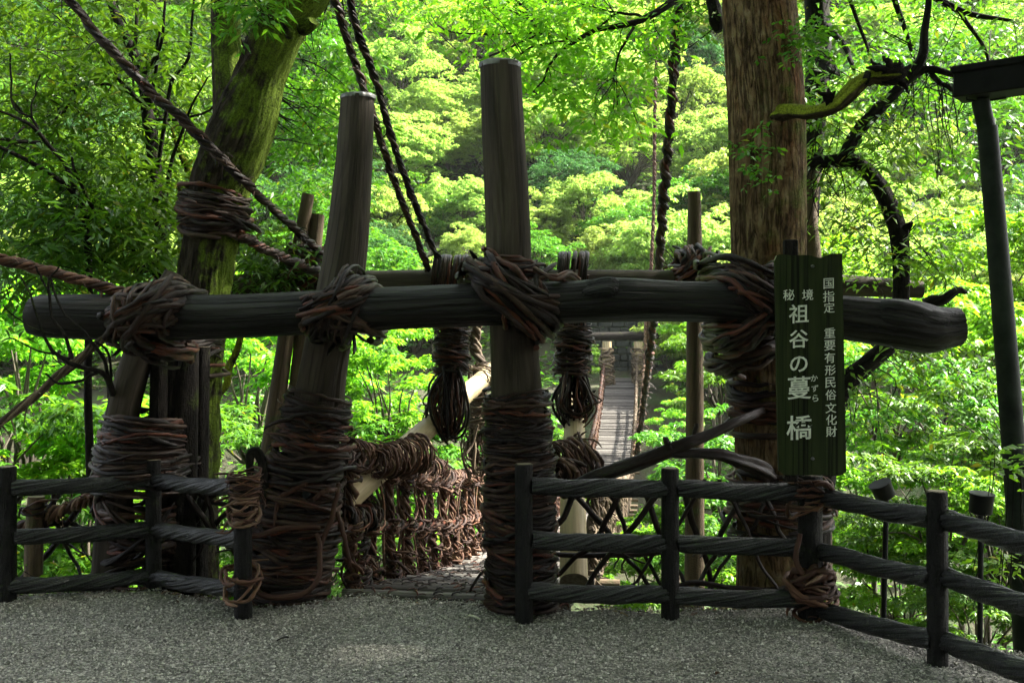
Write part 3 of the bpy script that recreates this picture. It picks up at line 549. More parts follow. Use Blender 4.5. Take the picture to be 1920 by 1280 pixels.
# ------------------------------------------------------------------ ropes and loose vines
def ropething(label, pts, rads, mat=None, group='vine ropes of the bridge', **kw):
    B = Buf(); p = PP(*pts); rope(B, p, [M(r_, q[2]) for r_, q in zip(rads, pts)], **kw)
    return tag(B.build('vine_rope', mat or M_vine), label, 'rope', group)
ropething('thick vine rope running from the top left corner down past the mossy trunk', [(-420, -520, 5.6), (-150, -290, 5.9), (95, -40, 6.4), (170, 50, 6.5), (270, 160, 6.6), (350, 232, 6.7), (460, 342, 6.85), (535, 412, 7.4), (606, 478, 7.9)], [11, 11, 11, 11, 10.5, 9, 7.5, 7, 7], fuzz=120, pitch=.30, jit=.5)
ropething('short vine rope from the wrapped collar of the mossy trunk to the rear beam', [(445, 436, 7.0), (500, 468, 7.2), (560, 495, 7.5), (625, 525, 7.8)], [11, 10, 10, 10], fuzz=20)
ropething('reddish twisted vine rope coming in at the left edge above the crossbeam', [(-600, 330, 5.2), (-250, 420, 5.4), (-60, 470, 5.6), (20, 490, 5.7), (120, 517, 5.8), (200, 540, 5.9), (262, 562, 5.95)], [13, 13, 13, 12, 12, 12, 12], fuzz=40, mat=M_vinew)
ropething('pale brown twisted vine rising from the left edge to the crossbeam underside', [(-330, 1060, 5.1), (-50, 830, 5.4), (20, 780, 5.5), (70, 740, 5.55), (110, 703, 5.6), (170, 655, 5.7), (232, 603, 5.8), (262, 570, 5.85)], [11, 10.5, 10.5, 10, 9, 8, 7.5, 7.5], mat=M_vinep, strands=6, pitch=.6, rs=.55, fuzz=25)
ropething('left strand of the two vine ropes hanging from above to the rear beam', [(520, -480, 7.0), (585, -200, 7.2), (622, -30, 7.4), (640, 40, 7.5), (664, 115, 7.6), (695, 205, 7.6), (738, 335, 7.75), (778, 440, 7.9), (804, 508, 8.0)], [8, 8, 8, 8, 7.5, 7, 6.5, 6, 6], fuzz=50)
ropething('right strand of the two vine ropes hanging from above to the rear beam', [(560, -480, 6.8), (618, -200, 7.0), (650, -30, 7.2), (668, 50, 7.3), (704, 150, 7.5), (732, 250, 7.6), (764, 345, 7.7), (802, 440, 7.9), (832, 512, 8.05)], [8, 8, 8, 8, 7.5, 7, 6.5, 6, 6], fuzz=50)
ropething('long shaggy vine rope hanging left of the cedar down to the bridge', [(1300, -380, 8.8), (1288, -200, 8.7), (1275, -40, 8.6), (1268, 60, 8.7), (1258, 200, 8.9), (1244, 380, 9.3), (1234, 520, 9.8), (1222, 640, 10.6), (1212, 720, 11.5), (1195, 850, 13.0)], [10, 10, 10, 9.5, 9, 7, 6, 5.5, 5, 4.5], fuzz=320, jit=.7, strands=8)
for lab, pts, r_ in [('thin reddish vine hanging far behind the shaggy rope', [(1232, 60, 22), (1228, 200, 22), (1226, 380, 22), (1220, 520, 22), (1215, 640, 24)], 3), ('pale slack vine beside the far right handrail', [(1212, 600, 30), (1210, 680, 30), (1203, 760, 28), (1190, 850, 26)], 4.5)]:
    ropething(lab, pts, [r_]*len(pts), mat=M_vinew, fuzz=30, group='far vine ropes')
# woody vine between tallest post and cedar
B = Buf()
def stem(B, pts, n=40, seg=14, seed=1, amp=.08, fj=.01):
    c = cr(np.array([[*P(x, y, d), M(wd, d)/2] for x, y, d, wd in pts]), n); c[1:-1, :3] += wob3(n, fj, 8)[1:-1]; tube(B, c[:, :3], np.maximum(c[:, 3], .002), seg, rnd=.35, mod=nz(seed, 1, 5, amp, 6)); return c
stem(B, [(1060, 925, 6.1, 22), (1110, 895, 6.0, 25), (1180, 868, 5.98, 28), (1250, 846, 5.97, 25), (1300, 828, 5.96, 21), (1385, 788, 6.05, 18), (1425, 772, 6.3, 16), (1450, 765, 6.5, 15)], seed=81, amp=.14, n=90, seg=24)
stem(B, [(1255, 848, 5.97, 16), (1310, 848, 5.97, 19), (1370, 856, 6.0, 22), (1415, 874, 6.15, 28), (1445, 895, 6.4, 32)], seed=82, amp=.14, n=60, seg=24)
stem(B, [(1298, 828, 5.96, 10), (1302, 808, 5.96, 9), (1306, 794, 5.96, 8)], n=8, seed=83); stem(B, [(1255, 840, 5.95, 16), (1250, 828, 5.95, 12), (1246, 822, 5.95, 8)], n=8, seed=84)
tag(B.build('woody_vine', M_vine), 'stout forked woody vine running from the tallest post to the cedar', 'vine')
B = Buf(); stem(B, [(500, 960, 6.05, 16), (496, 900, 6.05, 17), (490, 862, 6.05, 18), (480, 847, 6.05, 18), (470, 850, 6.05, 17), (468, 880, 6.05, 14), (470, 905, 6.05, 12)], seed=85, fj=.002); tag(B.build('bent_vine', M_dark), 'bent vine hook beside the wrapped fence post', 'vine')
B = Buf(); stem(B, [(500, 800, 6.05, 5), (520, 790, 6.0, 7), (545, 785, 6.0, 8)], seed=86, fj=.002); stem(B, [(495, 805, 6.05, 3), (500, 800, 6.05, 5)], n=5, seed=86, fj=0)
tag(B.build('loose_vine', M_vine), 'thin loose vine end sticking out left of the leaning post wrapping', 'vine')
# big trailing vines round the leaning post base
B = Buf()
for pts in [[(470, 1090, 5.98, 10), (495, 1116, 5.9, 11), (560, 1116, 5.88, 12), (598, 1085, 5.92, 10), (600, 1030, 5.98, 9), (592, 1000, 6.0, 9)], [(440, 1005, 5.9, 9), (500, 1000, 5.95, 11), (560, 985, 5.98, 11), (600, 990, 6.0, 9)], [(515, 1000, 5.98, 8), (522, 940, 6.0, 9), (560, 910, 5.98, 11), (575, 908, 5.97, 9)], [(590, 935, 6.0, 9), (612, 920, 6.0, 11), (632, 918, 6.05, 9)], [(635, 905, 6.1, 9), (625, 960, 6.05, 10), (605, 1010, 6.02, 10), (598, 1050, 6, 8)], [(632, 960, 6.1, 9), (645, 1000, 6.1, 9), (655, 1060, 6.15, 8)]]:
    stem(B, pts, seg=8, n=26, seed=90, fj=.006)
tag(B.build('trailing_vine', M_vinew), 'loose reddish vines trailing around the leaning post base', 'vine')
# vine lattice behind the fences
def lattice(lab, x0, x1, y0, y1, d, n, seed, mat=None):
    B = Buf(); g = np.random.default_rng(seed)
    for i in range(n):
        xa = x0+(x1-x0)*(i+.5*g.random())/n; dx = g.uniform(60, 170)*(1 if i % 2 else -1); h0, h1 = y0+g.uniform(-8, 10), y1+g.uniform(-12, 8)
        w0 = g.uniform(7, 14); dd = d+g.uniform(-.08, .08)
        stem(B, [(xa, h0, dd, w0), (xa+dx*.3, h0+(h1-h0)*.33+g.normal()*12, dd, w0*.95), (xa+dx*.62, h0+(h1-h0)*.66+g.normal()*12, dd+.03, w0*.85), (xa+dx, h1, dd, w0*.7)], n=24, seg=7, seed=seed+i, fj=.016)
        if g.random() < .6:
            xm, ym = xa+dx*.5, (h0+h1)/2; stem(B, [(xm, ym, dd, 6), (xm+g.uniform(-30, 30), ym+g.uniform(10, 30), dd, 5), (xm+g.uniform(-50, 50), ym+g.uniform(30, 60), dd-.05, 3)], n=9, seg=5, seed=seed, fj=.006)
    for i in range(3):
        yy = [y0+12, (y0+y1)/2+g.normal()*20, y1-6][i]; stem(B, [(x0, yy, d, 10), ((x0*2+x1)/3, yy+g.normal()*12, d, 11), ((x0+2*x1)/3, yy+g.normal()*12, d, 10), (x1, yy+g.normal()*8, d, 9)], n=30, seg=7, seed=seed+40+i, fj=.02)
    return tag(B.build('vine_lattice', mat or M_vine), lab, 'vine lattice')
lattice('crossed vine lattice behind the fence right of the tallest post', 1015, 1490, 905, 1115, 6.2, 13, 5)
lattice('crossed vine lattice behind the fence left of the leaning post', 310, 480, 915, 1085, 6.7, 7, 9)
lattice('sparse vine lattice behind the fence at the far left', 40, 250, 905, 1090, 6.9, 6, 15)
ropething('frayed reddish vine rope sagging behind the far left fence', [(20, 1000, 6.9), (80, 975, 6.85), (140, 945, 6.8), (200, 915, 6.75)], [16, 15, 13, 12], mat=M_vinew, fuzz=90, jit=.6)

# ------------------------------------------------------------------ the hanging bridge
zk = np.array([[5.9, 0.0], [6.3, -.01], [7, -.13], [8, -.33], [10, -.70], [11.8, -.95], [15, -1.47], [20, -2.15], [28, -3.05], [33, -3.05], [38, -2.35], [45, -.6], [46, -.45]])
def bz(d): return np.interp(d, cz[:, 0], cz[:, 1])
cz = cr(zk, 120)
AX = nrm(np.array([.136, 1, 0])); PX = np.array([AX[1], -AX[0], 0])
def bpt(d, side, h=0.):     # side: -1 left edge .. 1 right edge
    d = np.asarray(d, float); o = np.stack([-.345+.136*(d-6.3), d, bz(d)+h], -1)
    return o+PX*(.69*np.asarray(side))[..., None] if np.ndim(side) else o+PX*.69*side
br = thing('vine_bridge', 'hanging vine bridge with stick deck and woven handrails crossing the gorge', 'bridge', bpt(6.2, 0))
B = Buf(); d = 5.98; k = 0
while d < 45.6:
    r = .036*rng.uniform(.85, 1.1); j = rng.normal(0, .012, 2); e0, e1 = 1.02+rng.uniform(-.03, .07), 1.02+rng.uniform(-.03, .07)
    a, b_ = bpt(d+j[0], -e0, -.03), bpt(d+j[1], e1, -.03); q = cr(np.array([a, (a+b_)/2+[0, 0, rng.normal()*.006], b_]), 7)
    q[:, 2] += wob(7, .004); tube(B, q, r*(1+wob(7, .06)), 8 if d < 15 else 6); d += .105; k += 1
B.build('deck', M_slat, br)
B = Buf()
for i_, d in enumerate(np.arange(5.98, 18, .105)):
    for s in np.linspace(-.9, .9, 10)+(.09 if i_ % 2 else 0):
        if rng.random() < .3: continue
        s_ = s+rng.normal()*.02; k_ = rng.choice([-1, 1], p=[.2, .8])*.05; tube(B, cr(np.array([bpt(d-.055, s_-k_, -.05), bpt(d-.035, s_-k_*.6, .004), bpt(d, s_, .013), bpt(d+.035, s_+k_*.6, .004), bpt(d+.055, s_+k_, -.05)]), 8), rng.uniform(.0045, .007), 5)
B.build('lacing', M_vine, br)
for s in (-1, 1):   # long side cables under the deck edge
    B = Buf()
    for o in (.92, .45): rope(B, bpt(np.linspace(6.3, 45.5, 40), s*o, -.10), .05, pitch=.6, n=180)
    B.build('cable', M_vine, br)
for d in np.arange(8, 45, 1.6): B = Buf(); a, b_ = bpt(d, -1.35, -.13), bpt(d, 1.35, -.13); tube(B, np.array([a, b_]), .05, 8); B.build('crosspiece', M_bpole, br)
def railing(s):
    B = Buf(); W_ = Buf(); ds = np.linspace(6.15 if s < 0 else 8.4, 45.5, 70); hs = .88+.06*np.sin(ds*.6)
    top = bpt(ds, s*1.06)+np.stack([0*ds, 0*ds, hs], 1); mid = bpt(ds, s*1.04)+np.stack([0*ds, 0*ds, hs*.48], 1)
    for ln, r_, ev in ((top, .055, 1), (mid, .040, 2)):
        rope(B, ln, r_, pitch=.5, n=240, jit=.3)
        p = cr(ln, 900); kk = 0
        while kk < 870:     # coils round the hand cables
            n_ = 14; seg_ = p[kk:kk+n_]; a = rng.random()*6.28+np.linspace(0, rng.uniform(7, 16), len(seg_)); rr = r_*rng.uniform(1.05, 1.45)
            if len(seg_) > 4: tube(W_, seg_+np.stack([np.cos(a)*PX[0]*rr, np.cos(a)*PX[1]*rr, np.sin(a)*rr], 1), rng.uniform(.007, .014), 5)
            kk += int(rng.integers(2*ev, 4*ev+1))*ev if kk < 320 else int(rng.integers(4, 10))
    d = 6.35 if s < 0 else 8.6; V = Buf()
    while d < 45.3:
        st_ = .50 if d < 16 else .55; hh = float(np.interp(d, ds, hs))
        jj = rng.normal(0, .06); p0 = bpt(d, s*1.0, -.06); p2 = bpt(d+jj, s*1.06, hh); p1 = (p0+p2)/2+PX*s*.02+AX*rng.normal()*.03
        rope(V, cr(np.array([p0, p1, p2]), 8), .052 if d < 14 else .06, strands=8, pitch=.34, n=20, jit=.6, fuzz=8 if d < 12 else 0, rs=.30)
        if d < 14: wrap(V, p0, p0+(p2-p0)*.3, .05, .05, 7, (.007, .012), stray=.4); wrap(V, p0+(p2-p0)*.42, p0+(p2-p0)*.56, .055, .055, 6, (.007, .012), stray=.5); wrap(V, p0+(p2-p0)*.85, p2, .06, .07, 8, (.007, .012), stray=.4)
        for c_ in range(4 if d < 16 else 6):    # crossing vines
            u0, u1 = d+rng.uniform(-.1, .5), d+rng.uniform(-.1, .5); lo, hi = rng.choice([(0, .5), (.45, 1.0), (0, 1.0)])
            q = np.array([bpt(u0, s*1.05, hh*lo), bpt((u0*2+u1)/3+rng.normal()*.07, s*1.08, hh*(lo*2+hi)/3), bpt((u0+2*u1)/3+rng.normal()*.07, s*1.08, hh*(lo+2*hi)/3), bpt(u1, s*1.05, hh*hi)])
            tube(V, cr(q+wob3(4, .02), 12), rng.uniform(.006, .014)*(1 if d < 16 else 1.7), 5)
        d += st_
    B.build('hand_cable', M_vine if s < 0 else M_vinep, br); W_.build('cable_coil', M_vinew if s < 0 else M_vinep, br)
    V.build('side_netting', M_vinew if s < 0 else M_vinep, br)
railing(-1); railing(1)
# thick near bundle on the left hand cable + near coils by the posts
B = Buf(); wrap(B, bpt(6.4, -1.06, .90), bpt(9.2, -1.06, .90), .062, .085, 110, (.006, .011), tilt=.06, stray=.6, turns=(.6, 1.2)); B.build('handrail_bundle', M_vinew, br)
B = Buf(); wrap(B, P(708, 868, 6.8), P(786, 848, 7.2), .085, .125, 44, (.006, .012), tilt=.03, stray=.6); B.build('handrail_bundle', M_vinew, br)
B = Buf(); wrap(B, P(1090, 868, 6.6), P(1045, 872, 6.5), .15, .12, 26, (.009, .015), tilt=.04, stray=.5); wrap(B, P(1040, 895, 6.3), P(1115, 880, 6.6), .09, .10, 16, (.012, .018), tilt=.06, stray=.5)
B.build('handrail_bundle', M_vinew, br)
B = Buf(); wrap(B, bpt(6.55, -1.05, .0), bpt(6.5, -1.05, .30), .08, .06, 10, (.012, .02), stray=.4); B.build('lower_bundle', M_vine, br)
B = Buf(); wrap(B, P(640, 975, 6.4), P(700, 965, 7.0), .075, .06, 20, (.009, .014), tilt=.03, stray=.4); B.build('lower_bundle', M_vine, br)
# far end of the bridge: gateway, steps, stone wall
fe = thing('far_gateway', 'distant log gateway with wrapped posts at the far end of the bridge', 'gateway', bpt(45, 0))
for x in (1138, 1197):
    B = Buf(); log(B, [(x, 640, 44.6, 17), (x, 715, 44.6, 20), (x, 725, 44.6, 20)], n=12, seg=12, seed=101); B.build('post', [M_pole, M_cut], fe)
    B = Buf(); wrap(B, P(x, 722, 44.6), P(x, 655, 44.6), .25, .22, 34, (.03, .05), tilt=.1); B.build('vine_wrap', M_vinep, fe)
B = Buf(); log(B, [(1040, 632, 44.9, 13), (1130, 630, 44.9, 15), (1260, 628, 44.9, 13)], n=14, seg=12, seed=103); B.build('crossbeam', [M_dark, M_dark], fe)
M_wallstone = mat_plain('wall_stone', (.022, .025, .02), .9, var=.5, scale=3, bump=.5)
B = Buf(); g = np.random.default_rng(4)
for r_ in range(9):
    x = 3.2+(r_ % 2)*.2
    while x < 8.2:
        w_ = g.uniform(.35, .8); box(B, [x+w_/2, 51.2+g.normal()*.04, -.9+r_*.34+.17], w_-.03, .6, .31, rnd=g.random(), bev=.05); x += w_
tag(B.build('stone_wall', M_wallstone, smooth=False), 'low dark stone wall beyond the far bridge gateway', 'wall')
# house with a gable roof on the far bank, half hidden by the trees
hd = 56.; hs_ = thing('house', 'distant grey house with a mossy gable roof behind the beams', 'house', P(810, 660, hd))
M_hw = mat_plain('house_wall', (.14, .14, .11), .85, var=.3, scale=1.2); M_roof = mat_plain('house_roof', (.16, .15, .11), .9, var=.5, scale=1.5, bump=.4); M_glass = mat_plain('window_glass', (.10, .13, .13), .2, var=.2, scale=1)
x0, x1 = P(752, 0, hd)[0], P(895, 0, hd)[0]; zt, zb = P(0, 520, hd)[2], P(0, 760, hd)[2]
B = Buf(); box(B, [(x0+x1)/2, hd+3, (zt+zb)/2], x1-x0, 6, zt-zb, bev=.02); B.build('wall', M_hw, hs_)
B = Buf(); ap = P(815, 462, hd); xm = (x0+x1)/2; ex0, ex1 = x0-.9, x1+.5
for sx, ex_ in ((-1, ex0), (1, ex1)):
    q = np.array([[xm, hd-.8, ap[2]], [ex_, hd-.8, zt-.25], [ex_, hd+6.6, zt-.25], [xm, hd+6.6, ap[2]]]); q2 = q+[0, 0, -.22]
    for f in ([q[0], q[1], q[2], q[3]], [q2[3], q2[2], q2[1], q2[0]], [q[0], q2[0], q2[1], q[1]], [q[1], q2[1], q2[2], q[2]], [q[2], q2[2], q2[3], q[3]]): B.add(np.array(f), [np.arange(4)])
B.build('roof', M_roof, hs_, smooth=False)
B = Buf(); B.add([[x0, hd-.02, zt], [x1, hd-.02, zt], [xm, hd-.02, ap[2]-.25]], [np.arange(3)]); B.build('gable', M_hw, hs_)
for x in (800, 838, 872):
    p = P(x, 640, hd); B = Buf(); box(B, p+[0, -.03, 0], .85, .08, 1.3, bev=.01); o = B.build('window', M_bpole, hs_); B = Buf(); box(B, p+[0, -.08, 0], .68, .03, 1.12); B.build('pane', M_glass, sub(o))
T = thing('log_railing', 'pale wooden post and rail seen low through the gate on the bank', 'railing', P(724, 870, 22))
B = Buf(); tube(B, np.array([P(724, 768, 22), P(724, 900, 22)]), .12, 12, capmat=1); tube(B, np.array([P(800, 775, 22.3), P(800, 900, 22.3)]), .12, 12, capmat=1); B.build('post', [M_pole, M_cut], T)
B = Buf(); tube(B, np.array([P(724, 806, 22), P(805, 800, 22.3)]), .09, 10, capmat=1); B.build('rail', [M_pole, M_cut], T)

# ------------------------------------------------------------------ fences at the edge of the platform
def fpost(B, x, yt, yb, wd, d=None, seed=1):
    d = d or CH*F/(yb-HY)
    p0, p1 = P(x+1, yb, d)+[0, 0, -.05], P(x, yt, d); tube(B, cr(np.array([p0, p1]), 40), M(wd, d)/2, 40, mod=barky(seed, 19, .035, .02), capmat=1)
    tube(B, np.array([p1+[0, 0, -.003], p1+[0, 0, .004]]), [M(wd, d)/2*.96, M(wd, d)/2*.9], 24, capmat=1); return d
Lf = thing('vine_fence', 'low left fence of dark bark posts with three twisted vine rails', 'fence', P(285, 1105, 6.35))
for x, yt, yb, wd, sd in [(13, 875, 1126, 32, 1), (287, 862, 1100, 28, 2), (455, 895, 1158, 33, 3)]:
    B = Buf(); fpost(B, x, yt, yb, wd, seed=sd+200); o = B.build('post', [M_fpost, M_cut], Lf)
    if x == 455:
        B = Buf(); wrap(B, P(458, 945, 5.73), P(460, 888, 5.73), .065, .085, 30, (.004, .009), tilt=.02, stray=.5); B.build('vine_wrap', M_vinew, sub(o)); B = Buf(); wrap(B, P(457, 985, 5.73), P(458, 940, 5.73), .075, .07, 9, (.008, .012), tilt=.05, stray=.7); B.build('vine_wrap', M_vinew, sub(o)); B = Buf(); wrap(B, P(455, 1110, 5.73), P(455, 1070, 5.73), .09, .09, 4, (.010, .013), tilt=.04, stray=.8, turns=(1, 1.4)); B.build('vine_wrap', M_vinew, sub(o))
dA, dB, dC_ = CH*F/(1126-HY), CH*F/(1100-HY), CH*F/(1158-HY)
for (ya, yb, yc, sd) in [(912, 900, 913, 1), (1005, 990, 1010, 2), (1095, 1080, 1105, 3)]:
    for (p0, p1, r_, s2) in [(P(-150, ya+8, dA-.1), P(13, ya, dA), .046, 0), (P(22, ya+2, dA), P(284, yb, dB), .045, 10), (P(290, yb+2, dB), P(452, yc, dC_), .045, 20)]:
        B = Buf(); twrail(B, p0, p1, r_, twist=8, seed=sd+s2+300); B.build('rail', M_rail, Lf)
Rf = thing('vine_fence', 'right fence of dark bark posts with twisted vine rails turning toward the viewer', 'fence', P(1258, 1155, 5.76))
for x, yt, yb, wd, sd in [(982, 870, 1164, 33, 4), (1256, 878, 1157, 33, 5), (1519, 890, 1160, 44, 6), (1757, 921, 1246, 38, 7), (2010, 985, 1370, 42, 8)]:
    B = Buf(); fpost(B, x, yt, yb, wd, seed=sd+200); o = B.build('post', [M_fpost, M_cut], Rf)
    if x == 1519:
        d_ = 5.7; B = Buf(); wrap(B, P(1519, 960, d_), P(1519, 900, d_), .10, .10, 12, (.009, .014), tilt=.05, stray=.6); B.build('vine_wrap', M_vinew, sub(o)); B = Buf(); wrap(B, P(1525, 1120, d_), P(1520, 1065, d_), .11, .085, 14, (.010, .017), tilt=.04, stray=.6, turns=(.8, 1.5)); stem(B, [(1500, 1000, 5.62, 9), (1494, 1050, 5.6, 10), (1515, 1085, 5.58, 10), (1545, 1090, 5.6, 9)], n=16, seg=7, seed=5); wrap(B, P(1515, 1155, d_), P(1515, 1120, d_), .06, .08, 4, (.010, .014), stray=.9); B.build('vine_wrap', M_vinew, sub(o))
dd = [CH*F/(y-HY) for y in (1164, 1157, 1160, 1246, 1370)]; xx = [982, 1256, 1519, 1757, 2010]
yr = [[(910, 915), (915, 922), (928, 972), (970, 1040)], [(1010, 1018), (1018, 1025), (1032, 1084), (1080, 1160)], [(1108, 1115), (1115, 1122), (1140, 1200), (1198, 1290)]]
for r_ in range(3):
    for i in range(4):
        B = Buf(); twrail(B, P(xx[i]+12, yr[r_][i][0], dd[i]), P(xx[i+1]-6, yr[r_][i][1], dd[i+1]), .047, twist=8, seed=330+r_*5+i); B.build('rail', M_rail, Rf)
T = thing('log_stake', 'short round stake standing behind the far left fence', 'stake', P(65, 1095, 6.8))
B = Buf(); log(B, [(68, 930, 6.8, 30), (64, 1000, 6.8, 33), (62, 1100, 6.8, 34)], seed=111, n=20, seg=24); B.build('log', [M_bpole, M_cut], T)
B = Buf(); wrap(B, P(65, 960, 6.8), P(65, 945, 6.8), .065, .065, 4, (.006, .01), tilt=.03, stray=.5); B.build('vine_wrap', M_vine, T)

# ------------------------------------------------------------------ sign board
sd_ = 5.45; T = thing('sign_board', 'tall dark green wooden sign with white Japanese lettering on the right fence', 'sign', P(1519, 1160, 5.6))
B = Buf()
W2 = M(123, sd_); z0, z1 = P(0, 889, sd_)[2], P(0, 478, sd_)[2]; rot = rotz(R(-6)); sc_ = P(1514, 0, sd_)
us = np.linspace(-.5, .5, 33)
top = np.where(us < -.42, z1-.035+.035*np.sqrt(np.clip(1-((us+.42)/.08)**2, 0, 1)), z1)+np.where(us >= -.42, -.0*us, 0)+.004*np.sin(us*9)-.022*np.exp(-((us-.16)/.12)**2)+.01*np.clip((us-.2)/.3, 0, 1)
lean = lambda z: .022*(z1-z)/(z1-z0)
bow = lambda u: -.012*np.cos(u*2.4)
rows = 24; fr = []; bk = []
for k in range(rows+1):
    z = z0+(top-z0)*k/rows-(.02*np.exp(-((np.abs(us)-.5)/.05)**2) if k == 0 else 0)*-1
    x = us*W2+lean(z)*1.0
    fr.append(np.stack([x, -.02+bow(us), z], 1)); bk.append(np.stack([x, .02+bow(us), z], 1))
def sgrid(G, flip, mi):
    n, m2 = G.shape[:2]; i = np.arange(n-1)[:, None]*m2; j = np.arange(m2-1)[None]; q = np.stack([i+j, i+j+1, i+m2+j+1, i+m2+j], -1).reshape(-1, 4)
    if flip: q = q[:, ::-1]
    v = G.reshape(-1, 3); B.add(v@rot.T+[sc_[0], sc_[1], 0], [q], .5, np.stack([v[:, 0], v[:, 1], v[:, 2]], 1), mi)
fr, bk = np.array(fr), np.array(bk); sgrid(fr, False, 0); sgrid(bk, True, 0)
sgrid(np.array([fr[-1], bk[-1]]), False, 1); sgrid(np.array([bk[0], fr[0]]), False, 0); sgrid(np.array([bk[:, 0], fr[:, 0]]).transpose(0, 1, 2), True, 0); sgrid(np.array([fr[:, -1], bk[:, -1]]), True, 1)
B.build('board', [M_sign, M_edge], T)
def sgn_pt(px, py, off=.006):   # point on the sign's face under a pixel of the lettering
    z = P(0, py, sd_)[2]; u = (M(px-1514, sd_)-lean(z))/W2; u = u/math.cos(R(6)); x = u*W2+lean(z)
    v = rot@np.array([x, -.02+bow(u)-off, z]); return v+[sc_[0], sc_[1], 0]
LB_v, LB_f = [], []
LB = Buf(); dg = None
for ch, px, py, s in [('秘', 1478, 553, 21), ('境', 1512, 553, 21), ('祖', 1496, 588, 37), ('谷', 1496, 635, 36), ('の', 1496, 682, 33), ('蔓', 1497, 726, 44), ('橋', 1497, 800, 48),
                      ('国', 1550, 532, 20), ('指', 1550, 556, 21), ('定', 1551, 577, 20), ('重', 1552, 624, 20), ('要', 1552, 647, 20), ('有', 1552, 670, 20), ('形', 1553, 693, 20), ('民', 1553, 716, 20), ('俗', 1554, 739, 20), ('文', 1554, 763, 20), ('化', 1555, 785, 20), ('財', 1555, 807, 20),
                      ('か', 1524, 708, 13), ('ず', 1525, 727, 13), ('ら', 1526, 745, 13)]:
    cu = bpy.data.curves.new('glyph', 'FONT'); cu.body = ch; cu.size = 1; cu.extrude = .012; cu.offset = .010 if s > 25 else .004; cu.resolution_u = 3
    ob = bpy.data.objects.new('glyph', cu); C.collection.objects.link(ob); dg = bpy.context.evaluated_depsgraph_get(); me = bpy.data.meshes.new_from_object(ob.evaluated_get(dg))
    v = np.array([p.co for p in me.vertices]); fs = [np.array(p.vertices) for p in me.polygons]
    bpy.data.objects.remove(ob); bpy.data.curves.remove(cu)
    if len(v) == 0: continue
    lo, hi = v.min(0), v.max(0); ctr = (lo+hi)/2; sc2 = M(s, sd_)/max(hi[0]-lo[0], hi[1]-lo[1])*.97
    v = v-ctr; v = np.stack([v[:, 0]*sc2, -v[:, 2]*.15-.0, v[:, 1]*sc2+v[:, 0]*sc2*.06], 1)
    LB = Buf(); LB.add(v@rot.T+sgn_pt(px, py), fs, .5); bpy.data.meshes.remove(me); LB.build('character', M_letter, T, smooth=False)
for px, py in ((1521, 500), (1521, 858)):
    B = Buf(); c = sgn_pt(px, py, .0); tube(B, np.array([c, c+[0, -.006, 0], c+[0, -.009, 0]]), [.0095, .0095, .006], 12); B.build('screw', M_tin, T)
B = Buf(); p0, p1 = P(1519, 900, sd_+.09), P(1483, 452, sd_+.09); box(B, (P(1482, 452, sd_+.09)+P(1482, 900, sd_+.09))/2, .075, .05, P(0, 452, 5.6)[2]-P(0, 900, 5.6)[2], bev=.006); B.build('batten', M_dark, T)
# ------------------------------------------------------------------ lamp pole and floodlights
T = thing('lamp_pole', 'tall green metal pole leaning slightly with a long dark box on top', 'lamp pole', P(1912, 1130, 6.6), None)
B = Buf(); c = cr(np.array([[*P(x, y, 6.6), M(wd, 6.6)/2] for x, y, wd in [(1851, 238, 36), (1872, 480, 38), (1893, 740, 41), (1912, 1000, 43), (1922, 1180, 44), (1942, 1560, 46)]]), 30); tube(B, c[:, :3], c[:, 3], 32); c = cr(np.array([[*P(x, y, 6.6), M(wd, 6.6)/2] for x, y, wd in [(1838, 188, 32), (1852, 250, 32)]]), 6); tube(B, c[:, :3], c[:, 3], 32); B.build('pole', M_green, T)
B = Buf(); a0 = P(1833, 157, 6.6); rb = rotz(R(-38)); box(B, a0+rb@np.array([.5, 0, .0]), 1.25, .24, .19, rb, bev=.008); box(B, a0+rb@np.array([.5, 0, .085]), 1.28, .27, .05, rb, bev=.01); B.build('box', M_box, T, smooth=False)
B = Buf(); box(B, a0+rb@np.array([.33, -.123, -.01]), .035, .004, .06, rb); B.build('tag_plate', M_tin, T, smooth=False)
B = Buf(); c0 = P(1838, 188, 6.6); tube(B, np.array([c0+[-.10, -.02, .045], c0+[-.10, -.02, 0], c0+[0, 0, -.01], c0+[.16, -.02, .01], c0+[.16, -.02, .06]]), .007, 8); tube(B, np.array([c0+[0, 0, -.03], c0+[0, 0, .05]]), .02, 10); B.build('bracket', M_box, T)
def flood(lab, x, y, d, wd, h, tilt, yb):
    T = thing('floodlight', lab, 'floodlight', P(x, yb, d), 'black floodlights beyond the right fence')
    B = Buf(); c = P(x, y, d); ax = np.array([math.sin(tilt), -.1, math.cos(tilt)]); ax = nrm(ax); r = M(wd, d)/2; hh = M(h, d)/2
    tube(B, np.array([c-ax*hh*1.25, c-ax*hh*1.1, c-ax*hh, c+ax*hh*.8, c+ax*hh*.85, c+ax*hh]), [r*.5, r*.86, r*.95, r, r*1.06, r*1.06], 28); B.build('head', M_black, T)
    B = Buf(); tube(B, np.array([c+ax*hh*1.002, c+ax*hh*1.02]), [r*.9, r*.9], 24); B.build('lens', M_black, T)
    B = Buf(); b0 = c-ax*hh*1.1; tube(B, np.array([b0, [b0[0], d, b0[2]-.06]]), .018, 10); tube(B, np.array([[b0[0], d, b0[2]-.05], P(x-6, yb, d)-[0, 0, 1.2]]), M(10, d)/2, 12); B.build('stand', M_black, T)
flood('left black floodlight tilted on a thin stand just beyond the twisted rail', 1655, 918, 6.35, 40, 28, -.45, 1155)
flood('right black floodlight upright on a thin stand near the pole', 1840, 942, 6.0, 43, 36, .04, 1215)
